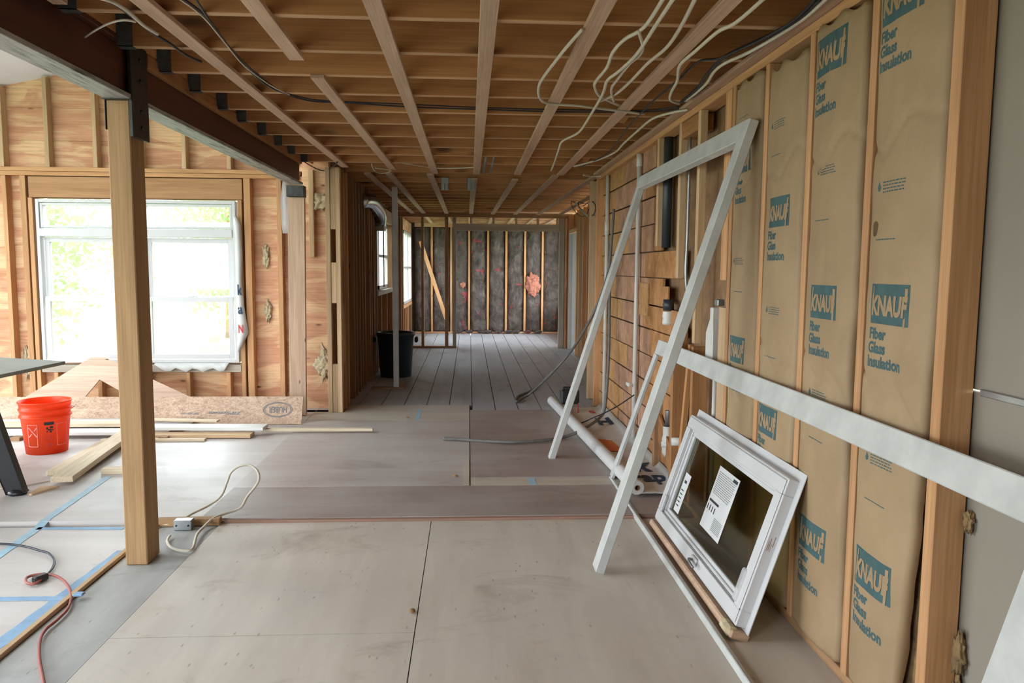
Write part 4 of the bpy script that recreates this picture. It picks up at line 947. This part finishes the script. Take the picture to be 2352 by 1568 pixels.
ws=strip('housewrap_strip',[(-2.205,-2.18,1.82),(-2.20,-2.135,1.74),(-2.20,-2.135,1.45),(-2.20,-2.145,1.2),(-2.20,-2.125,.98),(-2.20,-2.105,.80),(-2.20,-2.095,.72),(-2.20,-2.14,.62),(-2.20,-2.18,.54)],0,'wrap','torn white wrap strip with letters along the right side of the window',7.375,.001)
for s_,z,mt,h in (('k',1.12,'inkb',.10),('a',.94,'inkb',.07),('N',.76,'inkr',.08)):
    decal('lettering',fit(text_geo(s_,.1,0,.003),.045,h),(lambda zz: lambda u,v: Vector((-2.178+u,7.343,zz+v)))(z-.04),mt,ws)
fl=fluff('insulation_tuft',(-1.385,7.285,1.95),.075,'cream fluff tuft high beside the corner studs','foam',(1.1,.3,.9),9,.8)
fluff('insulation_tuft',(-1.37,7.295,.42),.075,'cream fluff patch low beside the corner studs','foam',(.9,.12,1.5),14,1.0)
for x,z,r_,l in ((-1.94,1.45,.05,'small fluff wad between studs right of the window, upper'),(-1.93,.92,.05,'small fluff wad between studs right of the window, lower'),(-4.2,.42,.06,'cream fluff low at the left side of the window')):
    fluff('insulation_tuft',(x,7.475,z),r_,l,'foam',(.55,.2,1.8),int(z*30),1.0)
# post foot: 2x4 with electric box and cable
lumber('lumber_board',(-1.62,3.975,.020),(-1.30,3.985,.020),(0,1,0),.045,.038,'post','short wooden piece on the floor behind the post, with the electric box','board')
eb=empty('electrical_box',(-1.46,3.92,0)); tag(eb,'small grey metal electrical box on the floor by the wooden post','box')
boxes('box_body','steel',[(-1.51,-1.42,3.895,3.945,.0,.052)],eb,.003)
for dx in (-.03,.03): lathe('screw',[(.005,0),(.005,.003),(.0001,.004)],(-1.465+dx,3.895,.026),'dsteel',eb,8,ax=Matrix.Rotation(math.pi/2,4,'X'))
cable([(350,1206,.03),(410,1196,.05),(430,1188,.045)],0,.006,'cabw','x') if 0 else None
lp=[at(350,1206,1,3.99),at(378,1206,1,3.96),at(410,1198,1,3.98),at(440,1180,1,4.05),at(480,1160,1,4.15),at(508,1138,1,4.2),at(522,1105,1,4.25),at(530,1085,1,4.25),at(548,1071,1,4.25),at(572,1068,1,4.25),at(590,1080,1,4.22),at(595,1098,1,4.2),at(588,1115,1,4.18),at(568,1140,1,4.15),at(556,1162,1,4.1),at(540,1172,1,4.08),at(515,1180,1,4.04),at(490,1190,1,3.98),at(470,1208,1,3.90),at(452,1228,2,.02),at(442,1262,2,.008),at(420,1266,2,.008),at(395,1260,2,.008),at(384,1245,2,.008),at(390,1232,2,.008)]
for q in lp: q.z=max(q.z,.012)
tag(tube('cable',lp,.007,'cabw',seg=8,sm=5),'springy loop of cream cable rising behind the wooden post','cable')
cable([(-10,1248),(30,1250),(65,1256),(92,1264),(112,1270),(125,1286),(120,1305),(105,1322),(96,1334)],.006,.0055,'cabk','black power cord on the taped floor at the left edge')
pg=boxes('plug','black',[(-.03,.03,-.016,.016,0,.028)],None,.005); q=at(93,1334,2,.0); pg.location=(q.x,q.y,0); pg.rotation_euler=(0,0,1.1); tag(pg,'black plug joining the black cord and the faded red cord','plug')
cable([(98,1328),(80,1340),(62,1338),(60,1328),(75,1321),(105,1318),(135,1325),(156,1345),(163,1372),(155,1398),(130,1424),(105,1445),(92,1470),(90,1510),(97,1550),(110,1620)],.010,.006,'cabr','faded red extension cord curling toward the camera at left')
cable([(0,1122),(40,1118),(115,1104)],.016,.003,'cabw','thin pale string on the floor behind the table leg')
# tapes
def tape(p,q,w,label,mat='tape',z=.0005):
    a=at(*p,2,0); b=at(*q,2,0); d=(b-a).normalized(); n=Vector((-d.y,d.x,0))*w/2; bm=bmesh.new(); K=24
    L_=[]
    for i in range(K+1):
        c=a+(b-a)*i/K; k=Vector((0,0,z+ (0.012 if c.y>4.03 else -.004)))
        L_.append((bm.verts.new(c+n*(1+.08*math.sin(i*1.7))+k),bm.verts.new(c-n*(1+.08*math.sin(i*2.3))+k)))
    for x,y in zip(L_,L_[1:]): bm.faces.new((x[0],x[1],y[1],y[0]))
    o=fin(bm,'masking_tape',mat); m=o.modifiers.new('t','SOLIDIFY'); m.thickness=.0006; tag(o,label,'tape')
tape((-60,1520),(283,1262),.055,'long blue tape strip along the wooden edge left of the post')
tape((-20,1374),(160,1372),.04,'blue tape strip crossing the left floor toward the camera side',z=.0012)
tape((85,1212),(284,1212),.035,'blue tape strip crossing behind the post at left',z=.0012)
tape((-20,1286),(250,1098),.045,'pale blue tape line running up the left floor',mat='tapep',z=.0018)
tq=at(1222,1112,2,.0)
bm=bmesh.new(); box(bm,tq.x-.022,tq.x+.022,4.605,4.753,.0195,.0201); tag(fin(bm,'masking_tape','tapep'),'short faded blue tape piece on the pale floor strip','tape')
bm=bmesh.new(); box(bm,-.48,-.44,6.66,7.2,.0125,.0131); tag(fin(bm,'masking_tape','tapep'),'faded blue tape piece near the hall threshold','tape')
lumber('edge_strip',(-1.618,-1,.006),(-1.618,3.98,.006),(1,0,0),.025,.018,'studpale','thin wooden edging strip along the grey patched floor','strip')
fb_=boxes('tape_wad','tape',[(-.02,.02,-.015,.015,0,.012)],None,.004); q=at(182,1376,2,0); fb_.location=(q.x,q.y,.016); tag(fb_,'crumpled wad of blue tape on the edging strip','tape')
bx_=lumber('torn_flap',at(1460,1165,2,.045),at(1500,1180,2,.03),(1,0,0),.05,.006,'f_brown','x','x') if 0 else None
# debris
random.seed(9)
DB=[(430,1268),(700,955),(1048,1085),(945,1300),(955,965),(985,1085)]
for i,(px,py) in enumerate(((935,957),(1047,1090),(945,1390))):
    q=at(px,py,2,.03); bm=bmesh.new(); bmesh.ops.create_icosphere(bm,subdivisions=2,radius=.010)
    for v in bm.verts: v.co=Vector((v.co.x*1.6,v.co.y*1.6,v.co.z*.5))*(1+.6*noise.noise(v.co*60+Vector((i,0,0))))+Vector((q.x,q.y,.026 if py<1100 else .008))
    tag(fin(bm,'debris_scrap','studdark',smooth=True),('brown scrap near the hall threshold','dark chip on the grey floor left of the brown panel','splinter clump on the floor seam near the camera')[i],'debris')
# ================================================================ HALL THINGS
pp=lumber('prop_pole',(-.808,8.50,.025),(-.812,8.50,2.22),(1,0,0),.058,.045,'trim','pale painted prop pole standing in the hall in front of the bin','pole')
pb=lumber('pole_base',(-1.08,8.50,.016),(-.72,8.50,.016),(0,1,0),.10,.016,'studdark','dark wooden pad on the floor under the prop pole','block')
cn=empty('trash_bin',(-.905,9.48,.008)); tag(cn,'dark blue-grey round rubbish bin standing behind the prop pole','bin')
lathe('bin_body',[(.0001,.004),(.185,.0),(.19,.01),(.222,.50),(.232,.505),(.238,.52),(.238,.545),(.226,.55),(.218,.545),(.214,.50),(.18,.02),(.0001,.02)],(-.905,9.48,.008),'can',cn,48)
for s_ in (-1,1): boxes('handle','can',[(-.905+s_*.255-.02,-.905+s_*.255+.02,9.42,9.54,.43,.50)],cn,.012)
dd=empty('flexible_duct',(-1.12,9.6,1.95)); tag(dd,'shiny metal elbow duct under the hall ceiling near the barred window','duct')
dp=catmull([(-1.19,8.62,2.08),(-1.13,8.95,2.10),(-1.10,9.35,2.05),(-1.10,9.62,1.98),(-1.12,9.72,1.88)],14)
tube('duct_body',dp,.075,'duct',dd,24,0,rf=lambda t: 1+.09*(int(t*56)%2))
bm=bmesh.new(); box(bm,-1.19,-1.05,9.64,9.80,1.80,1.87); fin(bm,'duct_collar','duct',dd,.01)
# ================================================================ TREES OUTSIDE
def tree(x,y,h,r,seed,label):
    rt=empty('tree',(x,y,-.8)); tag(rt,label,'tree','trees beyond the window')
    tube('trunk',[(x,y,-.8),(x+.1,y,h*.4),(x,y+.1,h*.75)],.16,'studdark',rt,9,3)
    rnd=random.Random(seed); bm=bmesh.new()
    cl=[(rnd.uniform(-r,r),rnd.uniform(-r,r),rnd.uniform(h*.22,h)) for _ in range(26)]
    for k in range(4200):
        cx,cy,cz=cl[k%26]; q=Vector((rnd.gauss(0,.42),rnd.gauss(0,.42),rnd.gauss(0,.35))); c=Vector((x+cx,y+cy,cz-.8))+q
        a=Vector((rnd.gauss(0,1),rnd.gauss(0,1),rnd.gauss(0,1))).normalized(); b=a.orthogonal().normalized(); s_=rnd.uniform(.05,.12)
        bm.faces.new([bm.verts.new(c+a*s_),bm.verts.new(c+b*s_*.5),bm.verts.new(c-a*s_),bm.verts.new(c-b*s_*.5)])
    me=bpy.data.meshes.new('foliage'); bm.to_mesh(me); bm.free(); me.materials.append(M_['leaf']); o=link('foliage',me); o.parent=rt; o.location=-Vector(rt.location); o['kind']='stuff'
tree(-9.8,16.5,5.5,1.9,1,'pale green leafy tree seen through the left window sashes')
tree(-7.2,23.5,5.6,1.8,2,'pale green leafy tree seen through the right window sashes')
tree(-16.5,25,7,2.6,3,'distant leafy tree behind the others, seen in the window transoms')
tree(-9.0,33,7.5,2.4,4,'distant leafy tree further right, behind the right window sashes')

# torn wrap below the window, loose metal bits at the ceiling joint
bm=bmesh.new(); L_=[]
for i in range(15):
    x=-2.98+.05*i; L_.append((bm.verts.new((x,7.392-.004*math.sin(i*2),.43)),bm.verts.new((x,7.375-.012*abs(math.sin(i*1.3)),.365+.02*math.sin(i*1.9)+(.05 if i in(0,14) else 0)))))
for a,b in zip(L_,L_[1:]): bm.faces.new((a[0],a[1],b[1],b[0]))
o=fin(bm,'housewrap_strip','wrap',smooth=True); m=o.modifiers.new('t','SOLIDIFY'); m.thickness=.002; tag(o,'torn white wrap flap hanging below the right half of the double window','plastic sheet')
for k,(px,l) in enumerate(((1020,'left of two small grey metal boxes at the ceiling joint before the hall'),(1083,'right of two small grey metal boxes at the ceiling joint before the hall'))):
    q=at(px,411,1,7.55); q.z=2.16; r=empty('metal_box',(q.x,7.83,q.z)); tag(r,l,'box','metal boxes at the ceiling joint')
    boxes('body','steel',[(q.x-.04,q.x+.04,7.81,7.87,q.z-.03,q.z+.0925)],r,.004); boxes('clamp','steel',[(q.x-.025,q.x-.005,7.79,7.81,q.z-.035,q.z+.03),(q.x+.01,q.x+.03,7.79,7.81,q.z-.035,q.z+.03)],r,.002)
